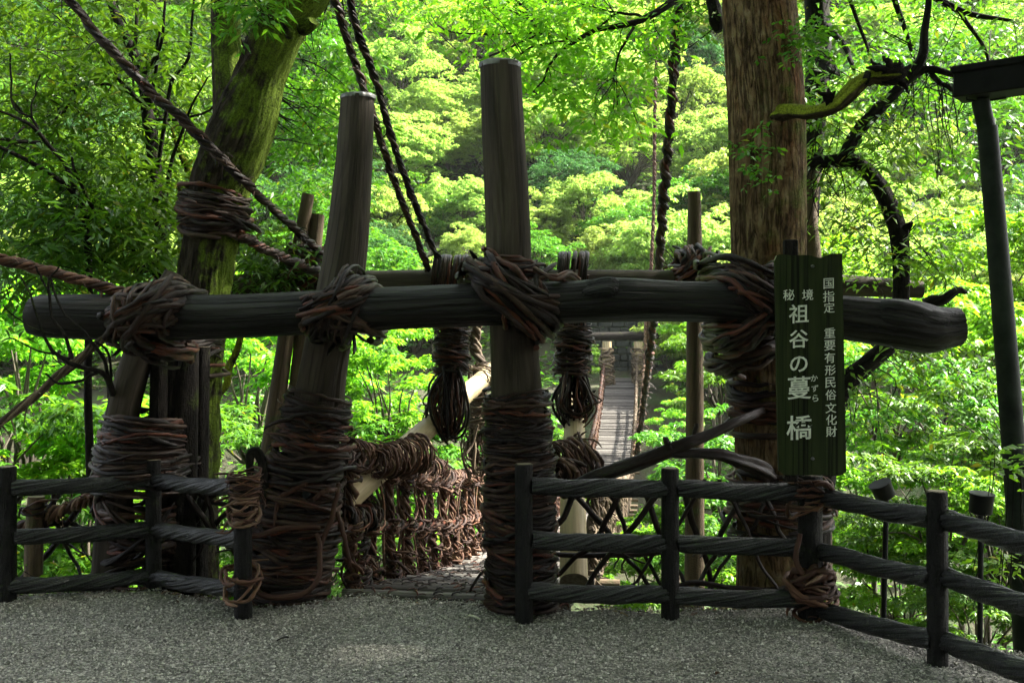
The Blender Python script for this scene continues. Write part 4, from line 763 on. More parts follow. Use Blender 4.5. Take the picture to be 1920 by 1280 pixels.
# ------------------------------------------------------------------ near trees
def clumps(n, x0, y0, x1, y1, d0, d1, k=7, sig=.2):
    x = rng.uniform(x0, x1, n); y = rng.uniform(y0, y1, n); d = rng.uniform(d0, d1, n)
    c = np.stack([(x-CX)/F*d, d, CH-(y-HY)/F*d], 1)
    return c, np.repeat(c, k, 0)+rng.normal(0, sig, (n*k, 3))*np.array([1.2, 1.2, .7])
def twig_to(B, skel, c, n=10, r=.008, sag=.1):
    for q in c:
        dist = np.linalg.norm(skel-q, axis=1); i = int(np.argmin(dist*(1+.3*rng.random(len(skel)))))
        s0 = skel[i]; mid = (s0+q)/2+np.array([0, 0, sag*rng.uniform(-.3, 1)])*dist[i]+rng.normal(0, .06, 3)*dist[i]
        p = cr(np.array([s0, mid, q, q+(q-mid)*.25+rng.normal(0, .05, 3)]), n); p[1:] += wob3(n, .008, 4)[1:]
        tube(B, p, np.linspace(min(r*(.6+.5*dist[i]), .02), .0022, n), 5, cap=False)
def limb(B, pts, n=40, seg=16, seed=1, amp=.06, fj=.01, mod=None):
    c = cr(np.array([[*P(x, y, d), M(wd, d)/2] for x, y, d, wd in pts]), n); c[1:-1, :3] += wob3(n, fj, 6)[1:-1]
    tube(B, c[:, :3], np.maximum(c[:, 3], .002), seg, mod=mod or nz(seed, 1, 5, amp, 5)); return c[:, :3]

def clear(s, boxes=((385, -60, 470, 520, 7.6), (470, 60, 560, 330, 7.6), (500, -60, 590, 110, 7.3)), keep_=.12):
    px_ = s[:, 0]/s[:, 1]*F+CX; py_ = HY-(s[:, 2]-CH)/s[:, 1]*F; bad = np.zeros(len(s), bool)
    for x0, y0, x1, y1, dm in boxes: bad |= (px_ > x0) & (px_ < x1) & (py_ > y0) & (py_ < y1) & (s[:, 1] < dm+.5)
    return s[~bad | (rng.random(len(s)) < keep_)]
# mossy forked tree
T = thing('mossy_tree', 'moss covered forked tree wrapped with a vine collar, left of the leaning post', 'tree', P(345, 1100, 7.25))
B = Buf(); _b0 = barky(401, 30, .03, .06, 1.8); _b1 = nz(405, 6, 16, .03, 14)
def bk(a, s): return _b0(a, s)*_b1(a, s)
B = Buf()
sk = [limb(B, [(335, 1110, 7.2, 150), (345, 1000, 7.2, 120), (352, 850, 7.2, 106), (362, 700, 7.15, 98), (380, 545, 7.1, 98), (396, 440, 7.1, 100), (412, 350, 7.1, 110), (436, 290, 7.1, 120), (463, 220, 7.08, 112), (488, 150, 7.05, 92), (510, 90, 7.0, 90), (540, 30, 6.95, 84), (580, -20, 6.9, 78), (650, -140, 6.8, 66), (720, -330, 6.7, 50)], n=130, seg=96, mod=bk, fj=.006),
      limb(B, [(442, 280, 7.12, 80), (434, 220, 7.15, 66), (428, 150, 7.18, 56), (424, 60, 7.2, 54), (422, -20, 7.2, 52), (415, -200, 7.3, 46), (395, -420, 7.6, 34)], n=70, seg=64, mod=barky(403, 20, .035, .06, 1.8), fj=.006)]
for pts in [[(560, 40, 6.95, 40), (575, 48, 6.9, 34), (588, 40, 6.85, 20)], [(530, 60, 6.95, 26), (545, 62, 6.85, 22), (552, 66, 6.84, 10)], [(650, -140, 6.8, 40), (800, -300, 6.0, 26), (1000, -420, 5.6, 12)], [(415, -200, 7.3, 36), (250, -360, 6.6, 24), (60, -420, 6.2, 10)], [(600, -60, 6.9, 40), (660, -260, 8.2, 30), (760, -460, 9.4, 12)]]: sk.append(limb(B, pts, n=18, seg=14, fj=.004))
B.build('trunk', M_moss, T); sk = np.concatenate(sk)
c1, s1 = clumps(34, 545, 70, 660, 300, 7.6, 9.5, 8, .16); c2, s2 = clumps(7, 430, -40, 490, 40, 6.4, 6.9, 6, .09)
c4, s4 = clumps(26, 520, 280, 640, 420, 9, 11, 7, .2)
B = Buf(); twig_to(B, sk, np.concatenate([c1, c2]), r=.007)
ca = np.stack([rng.uniform(-4.5, 2.5, 70), rng.uniform(5.5, 11, 70), rng.uniform(6.0, 9.0, 70)], 1); twig_to(B, sk[sk[:, 2] > 3.8], ca[:40], r=.02); B.build('branch', M_dark, T)  # ca: overhead leaf clumps out of view, added to shade the platform
B = Buf(); sprays(B, np.concatenate([s1, s2, s4]), 9, .10, .013, .13, .35); sprays(B, np.repeat(ca, 16, 0)+rng.normal(0, .5, (70*16, 3))*[1, 1, .5], 10, .15, .03, .22); B.build('crown', M_lf_mid, T)
B = Buf(); wrap(B, P(398, 440, 7.1), P(405, 362, 7.1), .205, .215, 34, (.010, .018), tilt=.03, stray=.2); wrap(B, P(400, 415, 7.1), P(404, 380, 7.1), .225, .23, 10, (.012, .018), tilt=.05, stray=.3)
tag(B.build('vine_collar', M_vine), 'vine collar coiled round the upper trunk of the mossy forked tree', 'vine lashing')

# slender dark tree on the left
T = thing('slender_tree', 'slender dark-stemmed tree filling the upper left with narrow green leaves', 'tree', P(300, 700, 8.3))
B = Buf(); sk = [limb(B, [(298, 900, 8.3, 30), (300, 560, 8.3, 26), (301, 470, 8.3, 24), (299, 400, 8.3, 24), (290, 310, 8.3, 24), (276, 215, 8.3, 22), (268, 150, 8.3, 20), (250, 100, 8.3, 18), (222, 45, 8.3, 16), (202, -10, 8.3, 14), (180, -120, 8.3, 10)], seg=24, n=70, seed=411)]
for pts in [[(268, 150, 8.3, 12), (250, 120, 8.2, 8), (256, 60, 8.2, 7), (260, -20, 8.2, 5)], [(285, 200, 8.3, 10), (272, 150, 8.2, 8), (300, 90, 8.1, 6), (310, 20, 8, 5), (305, -40, 8, 4)], [(290, 320, 8.3, 14), (288, 240, 8.3, 12), (280, 190, 8.3, 10), (290, 140, 8.2, 7), (300, 60, 8.1, 6)],
            [(296, 330, 8.3, 8), (320, 155, 8.1, 7), (350, 115, 8, 6), (362, 60, 8, 5), (365, -20, 8, 4)], [(278, 215, 8.3, 8), (225, 150, 8, 7), (195, 110, 7.9, 5), (172, 90, 7.9, 3)], [(289, 225, 8.3, 7), (240, 170, 8.2, 6), (160, 165, 8.2, 5), (120, 200, 8.2, 4)], [(295, 225, 8.3, 6), (360, 220, 8.1, 5), (400, 200, 8, 4)], [(300, 420, 8.3, 9), (325, 290, 8.2, 7), (345, 240, 8.1, 6), (370, 180, 8.0, 4), (390, 145, 8, 3)], [(300, 480, 8.3, 16), (270, 505, 8.2, 18), (245, 500, 8.1, 16), (200, 490, 8, 12), (150, 470, 8, 6)], [(300, 520, 8.3, 16), (270, 490, 8.2, 14), (250, 470, 8.2, 12), (235, 445, 8.2, 6)]]: sk.append(limb(B, pts, n=24, seg=8, fj=.012))
sk = np.concatenate(sk); B.build('trunk', M_dark, T)
cs = [clumps(46, -60, -30, 330, 130, 7.5, 10, 8, .2), clumps(26, -60, 120, 200, 260, 7.5, 10, 7, .18), clumps(26, 150, 220, 390, 400, 8.0, 10.5, 7, .18), clumps(36, 110, 300, 310, 520, 7.6, 9.5, 8, .18), clumps(14, 300, 60, 420, 220, 8.5, 10, 7, .16), clumps(20, 170, 350, 300, 500, 7.4, 8.2, 7, .18)]
B = Buf()
for c, s in cs: twig_to(B, sk, c[::2], r=.007)
B.build('branch', M_dark, T); B = Buf(); sprays(B, clear(np.concatenate([s for c, s in cs])), 8, .125, .016, .15, .35); B.build('crown', M_lf_mid, T)
# young tree at the left edge
T = thing('young_tree', 'small tree with thin forking dark branches at the left edge', 'tree', P(165, 800, 7.4))
B = Buf(); sk = []
for pts in [[(170, 900, 7.4, 16), (165, 560, 7.4, 14), (158, 420, 7.4, 13), (150, 380, 7.4, 12), (115, 345, 7.3, 9), (60, 310, 7.2, 8), (0, 280, 7.1, 7), (-60, 250, 7, 6)], [(158, 400, 7.4, 10), (120, 310, 7.2, 9), (90, 275, 7.2, 8), (60, 232, 7.1, 7), (20, 212, 7.1, 5), (-40, 200, 7, 4)], [(85, 270, 7.2, 6), (60, 225, 7.2, 5), (30, 205, 7.2, 4), (22, 150, 7.2, 4), (18, 100, 7.2, 3)], [(80, 268, 7.2, 6), (40, 268, 7.2, 7), (-30, 258, 7.1, 6)], [(158, 420, 7.4, 8), (175, 400, 7.4, 7), (140, 320, 7.3, 6), (135, 295, 7.3, 4)], [(62, 225, 7.2, 4), (62, 180, 7.2, 3), (75, 140, 7.2, 3)]]: sk.append(limb(B, pts, n=26, seg=8, fj=.012))
sk = np.concatenate(sk); B.build('trunk', M_dark, T)
cs = [clumps(17, -60, 240, 120, 420, 7, 9, 7, .18), clumps(28, -60, 400, 200, 545, 6.6, 8.5, 8, .17), clumps(16, 60, 300, 200, 420, 7, 8, 7, .16)]
B = Buf()
for c, s in cs: twig_to(B, sk, c[::2], r=.006)
B.build('branch', M_dark, T); B = Buf(); sprays(B, np.concatenate([s for c, s in cs]), 8, .12, .015, .14, .35); B.build('crown', M_lf_dk, T)
# bare twiggy shrub crossing the beam end
B = Buf()
for pts in [[(216, 1000, 7.3, 14), (216, 790, 7.1, 15), (208, 730, 6.4, 13), (190, 700, 5.9, 10), (150, 690, 5.5, 9), (110, 672, 5.5, 8), (85, 640, 5.5, 6), (70, 600, 5.5, 5), (55, 545, 5.5, 4), (40, 520, 5.5, 3)], [(214, 780, 7.0, 8), (202, 700, 6.2, 8), (195, 670, 5.7, 7), (170, 640, 5.5, 6), (155, 620, 5.5, 5), (120, 590, 5.5, 4), (100, 545, 5.5, 4), (95, 520, 5.5, 3)], [(135, 672, 5.5, 8), (125, 640, 5.5, 7), (100, 590, 5.5, 6), (92, 540, 5.5, 6), (92, 520, 5.5, 4), (110, 500, 5.5, 3)], [(92, 545, 5.5, 4), (75, 520, 5.5, 4), (66, 500, 5.5, 3)], [(185, 697, 5.85, 7), (150, 712, 5.5, 6), (110, 720, 5.5, 5), (85, 700, 5.5, 3)], [(208, 725, 6.3, 6), (205, 665, 5.8, 5), (180, 640, 5.55, 4)], [(130, 672, 5.5, 6), (80, 660, 5.5, 4), (20, 635, 5.5, 3), (0, 640, 5.5, 2)], [(100, 625, 5.5, 4), (60, 615, 5.5, 3), (35, 600, 5.5, 3), (5, 570, 5.5, 2)]]: limb(B, pts, n=30, seg=7, fj=.007)
tag(B.build('bare_shrub', M_dark), 'leafless dark twiggy shrub in front of the left beam end', 'shrub')
T = thing('curved_tree', 'small crooked mossy stem curving below the beam beside the mossy trunk', 'tree', P(375, 900, 7.9))
B = Buf(); sk = limb(B, [(372, 1060, 7.9, 14), (378, 830, 7.9, 13), (395, 755, 7.9, 13), (424, 720, 7.9, 14), (428, 690, 7.9, 15), (445, 655, 7.9, 13), (452, 600, 7.9, 12), (420, 540, 8.2, 10)], n=50, seg=12, seed=421); s2_ = limb(B, [(345, 560, 8.6, 12), (340, 470, 8.6, 14), (346, 380, 8.6, 22), (355, 330, 8.6, 18), (335, 285, 8.6, 9), (322, 240, 8.6, 5)], n=30, seg=12, seed=422); B.build('trunk', M_mossb, T)
cs = [clumps(26, 470, 440, 560, 560, 7.6, 8.6, 7, .12), clumps(10, 330, 380, 470, 470, 8.5, 9.5, 7, .15)]
B = Buf(); twig_to(B, np.concatenate([sk, s2_]), np.concatenate([c for c, s in cs])[::2], r=.005); B.build('branch', M_dark, T); B = Buf(); sprays(B, np.concatenate([s for c, s in cs]), 9, .10, .014, .12, .35); B.build('crown', M_lf_dk, T)

# cedar
T = thing('cedar_tree', 'large cedar with fissured reddish bark and a mossy broken branch, behind the sign', 'tree', P(1450, 1120, 6.6))
B = Buf(); cd = 6.6
limb(B, [(1468, 1150, cd, 190), (1462, 1080, cd, 160), (1452, 960, cd, 138), (1444, 800, cd, 132), (1440, 600, cd, 134), (1441, 480, cd, 138), (1440, 360, cd, 141), (1438, 240, cd, 142), (1430, 100, cd, 140), (1423, 0, cd, 136), (1415, -200, cd, 126), (1405, -600, cd, 108), (1395, -1100, cd, 80)], n=200, seg=128, mod=barky(431, 44, .011, .014, 2.2), fj=.002)
B.build('trunk', M_cedar, T)
B = Buf(); limb(B, [(1440, 228, 6.5, 46), (1462, 217, 6.38, 36), (1490, 211, 6.25, 27), (1520, 210, 6.1, 25), (1560, 199, 6.0, 27), (1598, 172, 5.95, 31), (1630, 147, 5.92, 24), (1672, 140, 5.9, 34), (1690, 138, 5.9, 26)], n=90, seg=36, seed=433, amp=.17, fj=.007)
B.build('broken_branch', M_mossb, T)
spikes = [[(1557, 196, 6, 16), (1552, 182, 5.98, 15), (1545, 176, 5.97, 9), (1533, 174, 5.97, 3)], [(1552, 190, 6, 12), (1556, 178, 5.98, 9), (1553, 166, 5.97, 3)], [(1552, 184, 6, 9), (1562, 178, 5.98, 6), (1566, 170, 5.97, 2)], [(1622, 158, 5.92, 20), (1628, 142, 5.9, 17), (1626, 133, 5.9, 4)], [(1650, 146, 5.91, 30), (1672, 141, 5.89, 36), (1690, 139, 5.88, 30), (1700, 140, 5.88, 8)], [(1675, 140, 5.9, 22), (1655, 130, 5.88, 15), (1640, 127, 5.87, 9), (1624, 127, 5.87, 3)], [(1678, 138, 5.9, 18), (1664, 118, 5.88, 11), (1654, 106, 5.88, 3)], [(1680, 140, 5.9, 20), (1700, 129, 5.88, 10), (1708, 121, 5.88, 3)], [(1680, 146, 5.9, 18), (1695, 160, 5.88, 9), (1703, 174, 5.88, 3)], [(1668, 138, 5.9, 16), (1648, 123, 5.9, 9), (1634, 115, 5.9, 3)], [(1685, 140, 5.9, 14), (1690, 125, 5.9, 8), (1686, 112, 5.9, 3)]]
for grp, nm in ((spikes[:3], 'twig_stub'), (spikes[3:4], 'twig_stub'), (spikes[4:], 'splintered_end')):
    B = Buf()
    for pts in grp: limb(B, pts, n=12, seg=10, seed=434, amp=.2, fj=.005)
    B.build(nm, M_dark, T)
ca = np.stack([rng.uniform(1.2, 12.5, 150), rng.uniform(-1.5, 8.5, 150), rng.uniform(6.5, 10.5, 150)], 1)  # unseen crown clumps, spread to keep the sun off the platform
sk = cr(PP((1410, -300, cd), (1395, -1100, cd)), 20); B = Buf(); twig_to(B, sk, ca[::3], r=.02, sag=.05); B.build('branch', M_dark, T)
B = Buf(); sprays(B, np.repeat(ca, 20, 0)+rng.normal(0, .55, (150*20, 3))*[1, 1, .5], 10, .17, .035, .25); B.build('crown', M_lf_cool, T)
B = Buf()
for (y0, y1, n_) in [(800, 712, 12), (910, 880, 5), (1010, 905, 12)]: wrap(B, P(1450, y0, cd), P(1446, y1, cd), .265, .265, n_, (.013, .022), tilt=.04, stray=.4)
wrap(B, P(1470, 985, 6.4), P(1470, 900, 6.4), .36, .36, 12, (.008, .018), tilt=.06, stray=.8, ecc=.8, turns=(.3, .7))
tag(B.build('vine_coil', M_vine), 'thick vine coils round the lower cedar trunk', 'vine lashing')
# small leaves of a creeper on the cedar trunk
B = Buf(); c1, s1 = clumps(9, 1405, 230, 1430, 380, 6.05, 6.12, 3, .04); c2, s2 = clumps(10, 1490, 40, 1530, 110, 6.1, 6.4, 5, .07); sprays(B, np.concatenate([s1, s2]), 6, .05, .014, .05)
tag(B.build('creeper', M_lf_mid), 'small leafy creeper clinging to the cedar bark', 'creeper')

# gnarled dark tree behind the right beam end
T = thing('gnarled_tree', 'gnarled dark tree arching behind the right beam end with trailing twigs', 'tree', P(1560, 1000, 7.6))
B = Buf(); sk = []
for pts in [[(1520, 1100, 7.8, 60), (1540, 900, 7.7, 48), (1580, 730, 7.6, 36), (1630, 680, 7.6, 34), (1680, 630, 7.6, 32), (1690, 560, 7.6, 30), (1690, 500, 7.6, 28), (1686, 440, 7.6, 32), (1668, 385, 7.6, 32), (1640, 335, 7.6, 30), (1605, 305, 7.6, 26), (1585, 296, 7.6, 26)], [(1590, 298, 7.6, 26), (1560, 302, 7.6, 24), (1520, 312, 7.6, 22), (1480, 320, 7.7, 20)], [(1580, 298, 7.6, 22), (1600, 260, 7.6, 22), (1640, 215, 7.6, 22), (1690, 165, 7.6, 20), (1725, 120, 7.6, 20), (1728, 60, 7.6, 14), (1740, 0, 7.6, 10), (1745, -60, 7.6, 8)], [(1700, 150, 7.6, 16), (1740, 135, 7.6, 14), (1800, 140, 7.5, 9), (1860, 130, 7.4, 6)], [(1745, 140, 7.6, 10), (1770, 165, 7.5, 8), (1800, 168, 7.5, 5)], [(1690, 440, 7.6, 22), (1705, 425, 7.55, 16), (1712, 420, 7.5, 8)]]: sk.append(limb(B, pts, n=44, seg=20, seed=441, amp=.09, fj=.014))
limb(B, [(1735, 572, 7.2, 26), (1770, 560, 7.1, 20), (1800, 545, 7.1, 14), (1811, 549, 7.1, 8)], n=16, seg=12, seed=442); sk = np.concatenate(sk); B.build('trunk', M_dark, T)
cs = [clumps(20, 1510, 200, 1700, 330, 7.2, 8.4, 7, .16), clumps(12, 1560, 330, 1700, 520, 7.2, 8, 5, .16), clumps(9, 1690, 380, 1790, 520, 7, 7.8, 5, .14), clumps(16, 1590, 640, 1760, 800, 7, 8.4, 6, .16)]
B = Buf()
for c, s in cs: twig_to(B, sk, c, r=.006)
for i in range(46):
    q = sk[rng.integers(20, len(sk))]+rng.normal(0, .05, 3); l = rng.uniform(.2, .8); p = np.array([q, q+rng.normal(0, .12, 3)+[0, 0, -.3*l], q+rng.normal(0, .18, 3)+[0, 0, -l]]); tube(B, cr(p, 10)+wob3(10, .015, 4), np.linspace(.005, .002, 10), 4, cap=False)
B.build('branch', M_dark, T); B = Buf(); sprays(B, np.concatenate([s for c, s in cs]), 8, .085, .014, .13, .35); B.build('crown', M_lf_mid, T)
# broadleaf tree behind the cedar: mossy stem, overhanging limb at the top centre and the upper right leaves
T = thing('overhanging_tree', 'bright green broadleaf tree behind the cedar with a dark limb overhanging the top', 'tree', P(1505, 1100, 9.6))
B = Buf(); sk = [limb(B, [(1500, 1150, 9.6, 50), (1500, 600, 9.6, 48), (1520, 300, 9.6, 46), (1535, 120, 9.6, 44), (1530, 0, 9.6, 44), (1520, -160, 9.5, 40), (1490, -330, 9.3, 30)], seg=24, n=60, seed=451)]
for pts in [[(1520, -130, 9.5, 30), (1400, -130, 8.8, 26), (1330, -50, 8.3, 20), (1262, 2, 8, 15), (1212, 34, 7.9, 13), (1160, 50, 7.9, 10), (1120, 55, 7.9, 9), (1085, 75, 7.9, 8), (1050, 100, 7.9, 6), (1030, 125, 7.9, 5), (1022, 150, 7.9, 4), (1000, 172, 7.9, 3)], [(1120, 55, 7.9, 6), (1080, 75, 7.9, 5), (1040, 62, 7.9, 4), (1010, 55, 7.9, 3)], [(1085, 75, 7.9, 5), (1000, 85, 7.8, 4), (965, 108, 7.8, 3), (950, 120, 7.8, 2)], [(1190, 46, 7.9, 6), (1175, 75, 7.8, 5), (1158, 110, 7.8, 4), (1150, 150, 7.8, 3)], [(1205, 34, 7.9, 6), (1160, 25, 8, 5), (1130, 45, 8, 4)], [(1330, -50, 8.3, 14), (1340, 20, 8.2, 26), (1345, 45, 8.2, 30), (1348, 60, 8.2, 14)], [(1510, 60, 9.6, 30), (1545, 115, 9.3, 28), (1565, 145, 9.1, 22)], [(1550, 50, 9.6, 20), (1580, 80, 9.3, 12), (1600, 130, 9, 8)], [(1520, -100, 9.5, 30), (1660, -60, 9, 20), (1800, 20, 8.6, 12), (1900, 40, 8.4, 6)], [(1660, -60, 9, 14), (1700, 60, 9, 9), (1725, 150, 9.2, 5)], [(1790, 10, 8.7, 10), (1850, 110, 8.8, 6), (1835, 240, 9, 4)], [(1560, -100, 9.3, 12), (1600, 20, 9.2, 8), (1640, 120, 9.4, 4)]]: sk.append(limb(B, pts, n=34, seg=10, seed=452, fj=.008))
sk = np.concatenate(sk); B.build('trunk', M_dark, T)
cs = [clumps(46, 890, -30, 1260, 100, 7.4, 9.2, 7, .14), clumps(17, 970, 90, 1230, 190, 7.4, 9, 6, .12), clumps(11, 1030, 180, 1215, 270, 7.4, 8.6, 5, .10), clumps(12, 640, -60, 900, 20, 9, 12, 7, .2), clumps(46, 1500, -40, 1930, 120, 8, 11, 7, .18), clumps(24, 1510, 100, 1800, 230, 8.4, 11, 6, .16), clumps(16, 1760, 190, 1930, 330, 8, 10, 6, .18), clumps(6, 1290, 0, 1350, 60, 8.2, 9, 6, .12)]
B = Buf()
for c, s in cs: twig_to(B, sk, c[::2], r=.006)
ca = np.stack([rng.uniform(3, 11, 60), rng.uniform(4.5, 7.6, 60), rng.uniform(7.2, 9.5, 60)], 1); ca[:22] = np.stack([rng.uniform(4.3, 6.8, 22), rng.uniform(7.2, 8.9, 22), rng.uniform(7.6, 8.6, 22)], 1); ca[34:46] = np.stack([rng.uniform(2.7, 4.4, 12), rng.uniform(7.0, 8.3, 12), rng.uniform(7.8, 8.8, 12)], 1); ca[22:34] = np.stack([rng.uniform(3.8, 6.6, 12), rng.uniform(3.6, 5.6, 12), rng.uniform(7.6, 8.8, 12)], 1); twig_to(B, sk[sk[:, 2] > 5.3], ca, r=.02)  # ca: extra clumps out of view, added to stop sun leaks below
B.build('branch', M_dark, T); B = Buf(); sprays(B, np.concatenate([s for c, s in cs[:4]]), 9, .095, .016, .14, .3); B.build('crown', M_lf_br, T)
B = Buf(); sprays(B, np.concatenate([s for c, s in cs[4:]]), 8, .095, .016, .14, .3); sprays(B, np.repeat(ca, 16, 0)+rng.normal(0, .5, (60*16, 3))*[1, 1, .5], 10, .15, .03, .22); B.build('crown', M_lf_mid, T)

# ------------------------------------------------------------------ crowns shared by the mid and far trees (unit radius)
def crown_mesh(seed, pads, per, L, Wd, lf, flat=.5, kind='broad', low=-.6):
    global rng
    keep = rng; rng = np.random.default_rng(seed); Bf = Buf(); ctr = []
    while len(ctr) < pads:
        q = nrm(rng.normal(size=3)); q[2] = q[2] if q[2] > low else -q[2]*.5; rr = rng.uniform(.55, 1.0)**.6
        ctr.append(q*rr*np.array([1, 1, .85])*(1+.16*math.sin(q[0]*5+seed)+.12*math.sin(q[1]*6+2*seed+q[2]*4)))
    for q in ctr:
        pr = rng.uniform(.10, .30); n = int(per*(pr/.24)**2)
        h = nrm(rng.normal(size=(n, 3))); h[:, 2] = np.abs(h[:, 2]); h *= rng.uniform(.75, 1.05, (n, 1)); cen = q+h*pr*np.array([1, 1, flat])
        k = 7; N_ = n*k; th = np.tile(np.arange(k)*6.283/k, n)+np.repeat(rng.random(n)*6.28, k)+rng.normal(0, .2, N_)
        ax = np.stack([np.cos(th), np.sin(th), rng.normal(-.35, .25, N_)], 1)+np.repeat(h*[.5, .5, .2], k, 0); up = np.tile([0., 0, 1], (N_, 1))+rng.normal(0, .25, (N_, 3)); sc = rng.uniform(.7, 1.25, N_)
        leaves(Bf, np.repeat(cen, k, 0)+rng.normal(0, L*.15, (N_, 3)), ax, up, L*sc, Wd*sc, droop=.25)
    for q in ctr[::3]:
        p = cr(np.array([[0, 0, -.75], [q[0]*.2+.08*math.sin(q[1]*9), q[1]*.2+.08*math.sin(q[0]*9), -.5], [q[0]*.45, q[1]*.3, -.2+.35*q[2]], [q[0]*.85, q[1]*.85, q[2]*.9]]), 8); tube(Bf, p+wob3(8, .015, 3), np.linspace(.022, .004, 8), 5, rnd=.5, cap=False, mi=1)
    rng = keep
    o = Bf.build('crown', [lf, M_trunk]); bpy.data.objects.remove(o) if False else None
    C.collection.objects.unlink(o); return o
def tree_copy(name, proto, label, cat, c, rad, base_z, rz, group, tr=.05, sz=1.0):
    T = thing(name, label, cat, (c[0], c[1], base_z), group); T['_o'] = [0., 0., 0.]
    cw = proto.copy(); C.collection.objects.link(cw); cw.parent = T; cw.location = (0, 0, c[2]-base_z); cw.scale = (rad, rad, rad*sz); cw.rotation_euler = (0, 0, rz)
    Bf = Buf(); h = c[2]-.6*rad*sz-base_z; n = 10; p = np.stack([wob(n, .05*rad, 3), wob(n, .05*rad, 3), np.linspace(-.3, max(h, .5), n)], 1); p[0, :2] = p[-1, :2] = 0
    tube(Bf, p, np.linspace(tr*rad*1.25, tr*rad*.7, n), 8, cap=False); Bf.build('trunk', M_trunk, T); return T
far_b = [crown_mesh(500+i, 130, 36, .064, .0135, M_lf_far, flat=.72) for i in range(4)]
far_c = [crown_mesh(520+i, 120, 36, .058, .010, M_lf_cool, flat=.6) for i in range(2)]
far_g = [crown_mesh(530+i, 130, 36, .062, .013, M_lf_mid, flat=.72) for i in range(2)]
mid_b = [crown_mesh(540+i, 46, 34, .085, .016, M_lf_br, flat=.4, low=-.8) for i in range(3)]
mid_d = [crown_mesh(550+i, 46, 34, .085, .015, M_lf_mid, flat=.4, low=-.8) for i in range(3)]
# far hillside
g = np.random.default_rng(77); nt_ = 0
for d, step in [(47, 5.5), (52, 5.5), (57, 5.5), (62, 6), (68, 6), (74, 6), (80, 6), (86, 6.5), (93, 6.5), (100, 7)]:
    x = -.85*d+g.random()*step
    while x < .9*d:
        dd_ = d+g.uniform(-2.5, 2.5); xx_ = x+g.uniform(-1.5, 1.5); rad = g.uniform(3.0, 4.4)*(1 if d < 70 else 1.12); px_ = xx_/dd_*F+CX; x += step
        gz = float(terrain(np.array(xx_), np.array(dd_))); cz_ = gz+rad*g.uniform(.7, 1.25)
        if dd_ < 53 and 1060 < px_ < 1290: continue
        if dd_ < 61 and 690 < px_ < 1290: rad = g.uniform(1.6, 2.4); cz_ = float(P(0, 470 if px_ > 930 else 560, dd_)[2])-g.random()*1.5
        if 54 < dd_ < 63.5 and 730 < px_ < 915: continue
        u_ = g.random(); left = px_ < 640
        if u_ < (.26 if left else .15): pr, lab, nm = far_c[nt_ % 2], 'dark blue-green tree among the crowns on the far hillside', 'dark_tree'
        elif u_ < (.55 if left else .28): pr, lab, nm = far_g[nt_ % 2], 'mid green broadleaf tree on the far hillside', 'broadleaf_tree'
        else: pr, lab, nm = far_b[nt_ % 4], 'sunlit yellow-green broadleaf tree on the far hillside', 'sunlit_tree'
        tree_copy(nm, pr, lab, 'tree', (xx_, dd_, cz_), rad, gz, g.random()*6.28, 'trees on the far hillside: '+nm.replace('_', ' ')+'s', sz=g.uniform(.8, 1.1)); nt_ += 1
for (px_, py_, d, rad, pr, nm, lab) in [(715, 475, 53, 1.9, far_c[0], 'dark_tree', 'dark blue-green tree among the crowns on the far hillside'), (885, 475, 53.5, 1.7, far_b[0], 'sunlit_tree', 'sunlit yellow-green broadleaf tree on the far hillside'), (780, 420, 64, 2.6, far_g[0], 'broadleaf_tree', 'mid green broadleaf tree on the far hillside'), (860, 400, 65, 2.8, far_b[1], 'sunlit_tree', 'sunlit yellow-green broadleaf tree on the far hillside'),
    (1010, 430, 60, 2.3, far_b[2], 'sunlit_tree', 'sunlit yellow-green broadleaf tree on the far hillside'), (1090, 400, 61, 2.8, far_b[3], 'sunlit_tree', 'sunlit yellow-green broadleaf tree on the far hillside'), (1170, 450, 58, 2.3, far_g[1], 'broadleaf_tree', 'mid green broadleaf tree on the far hillside'), (700, 400, 62, 2.6, far_g[1], 'broadleaf_tree', 'mid green broadleaf tree on the far hillside'), (1230, 420, 62, 2.5, far_b[0], 'sunlit_tree', 'sunlit yellow-green broadleaf tree on the far hillside'), (660, 480, 50, 1.8, far_c[1], 'dark_tree', 'dark blue-green tree among the crowns on the far hillside')]:
    c = P(px_, py_, d); tree_copy(nm, pr, lab, 'tree', c, rad, float(terrain(np.array(c[0]), np.array(d))), g.random()*6.28, 'trees on the far hillside: '+nm.replace('_', ' ')+'s')
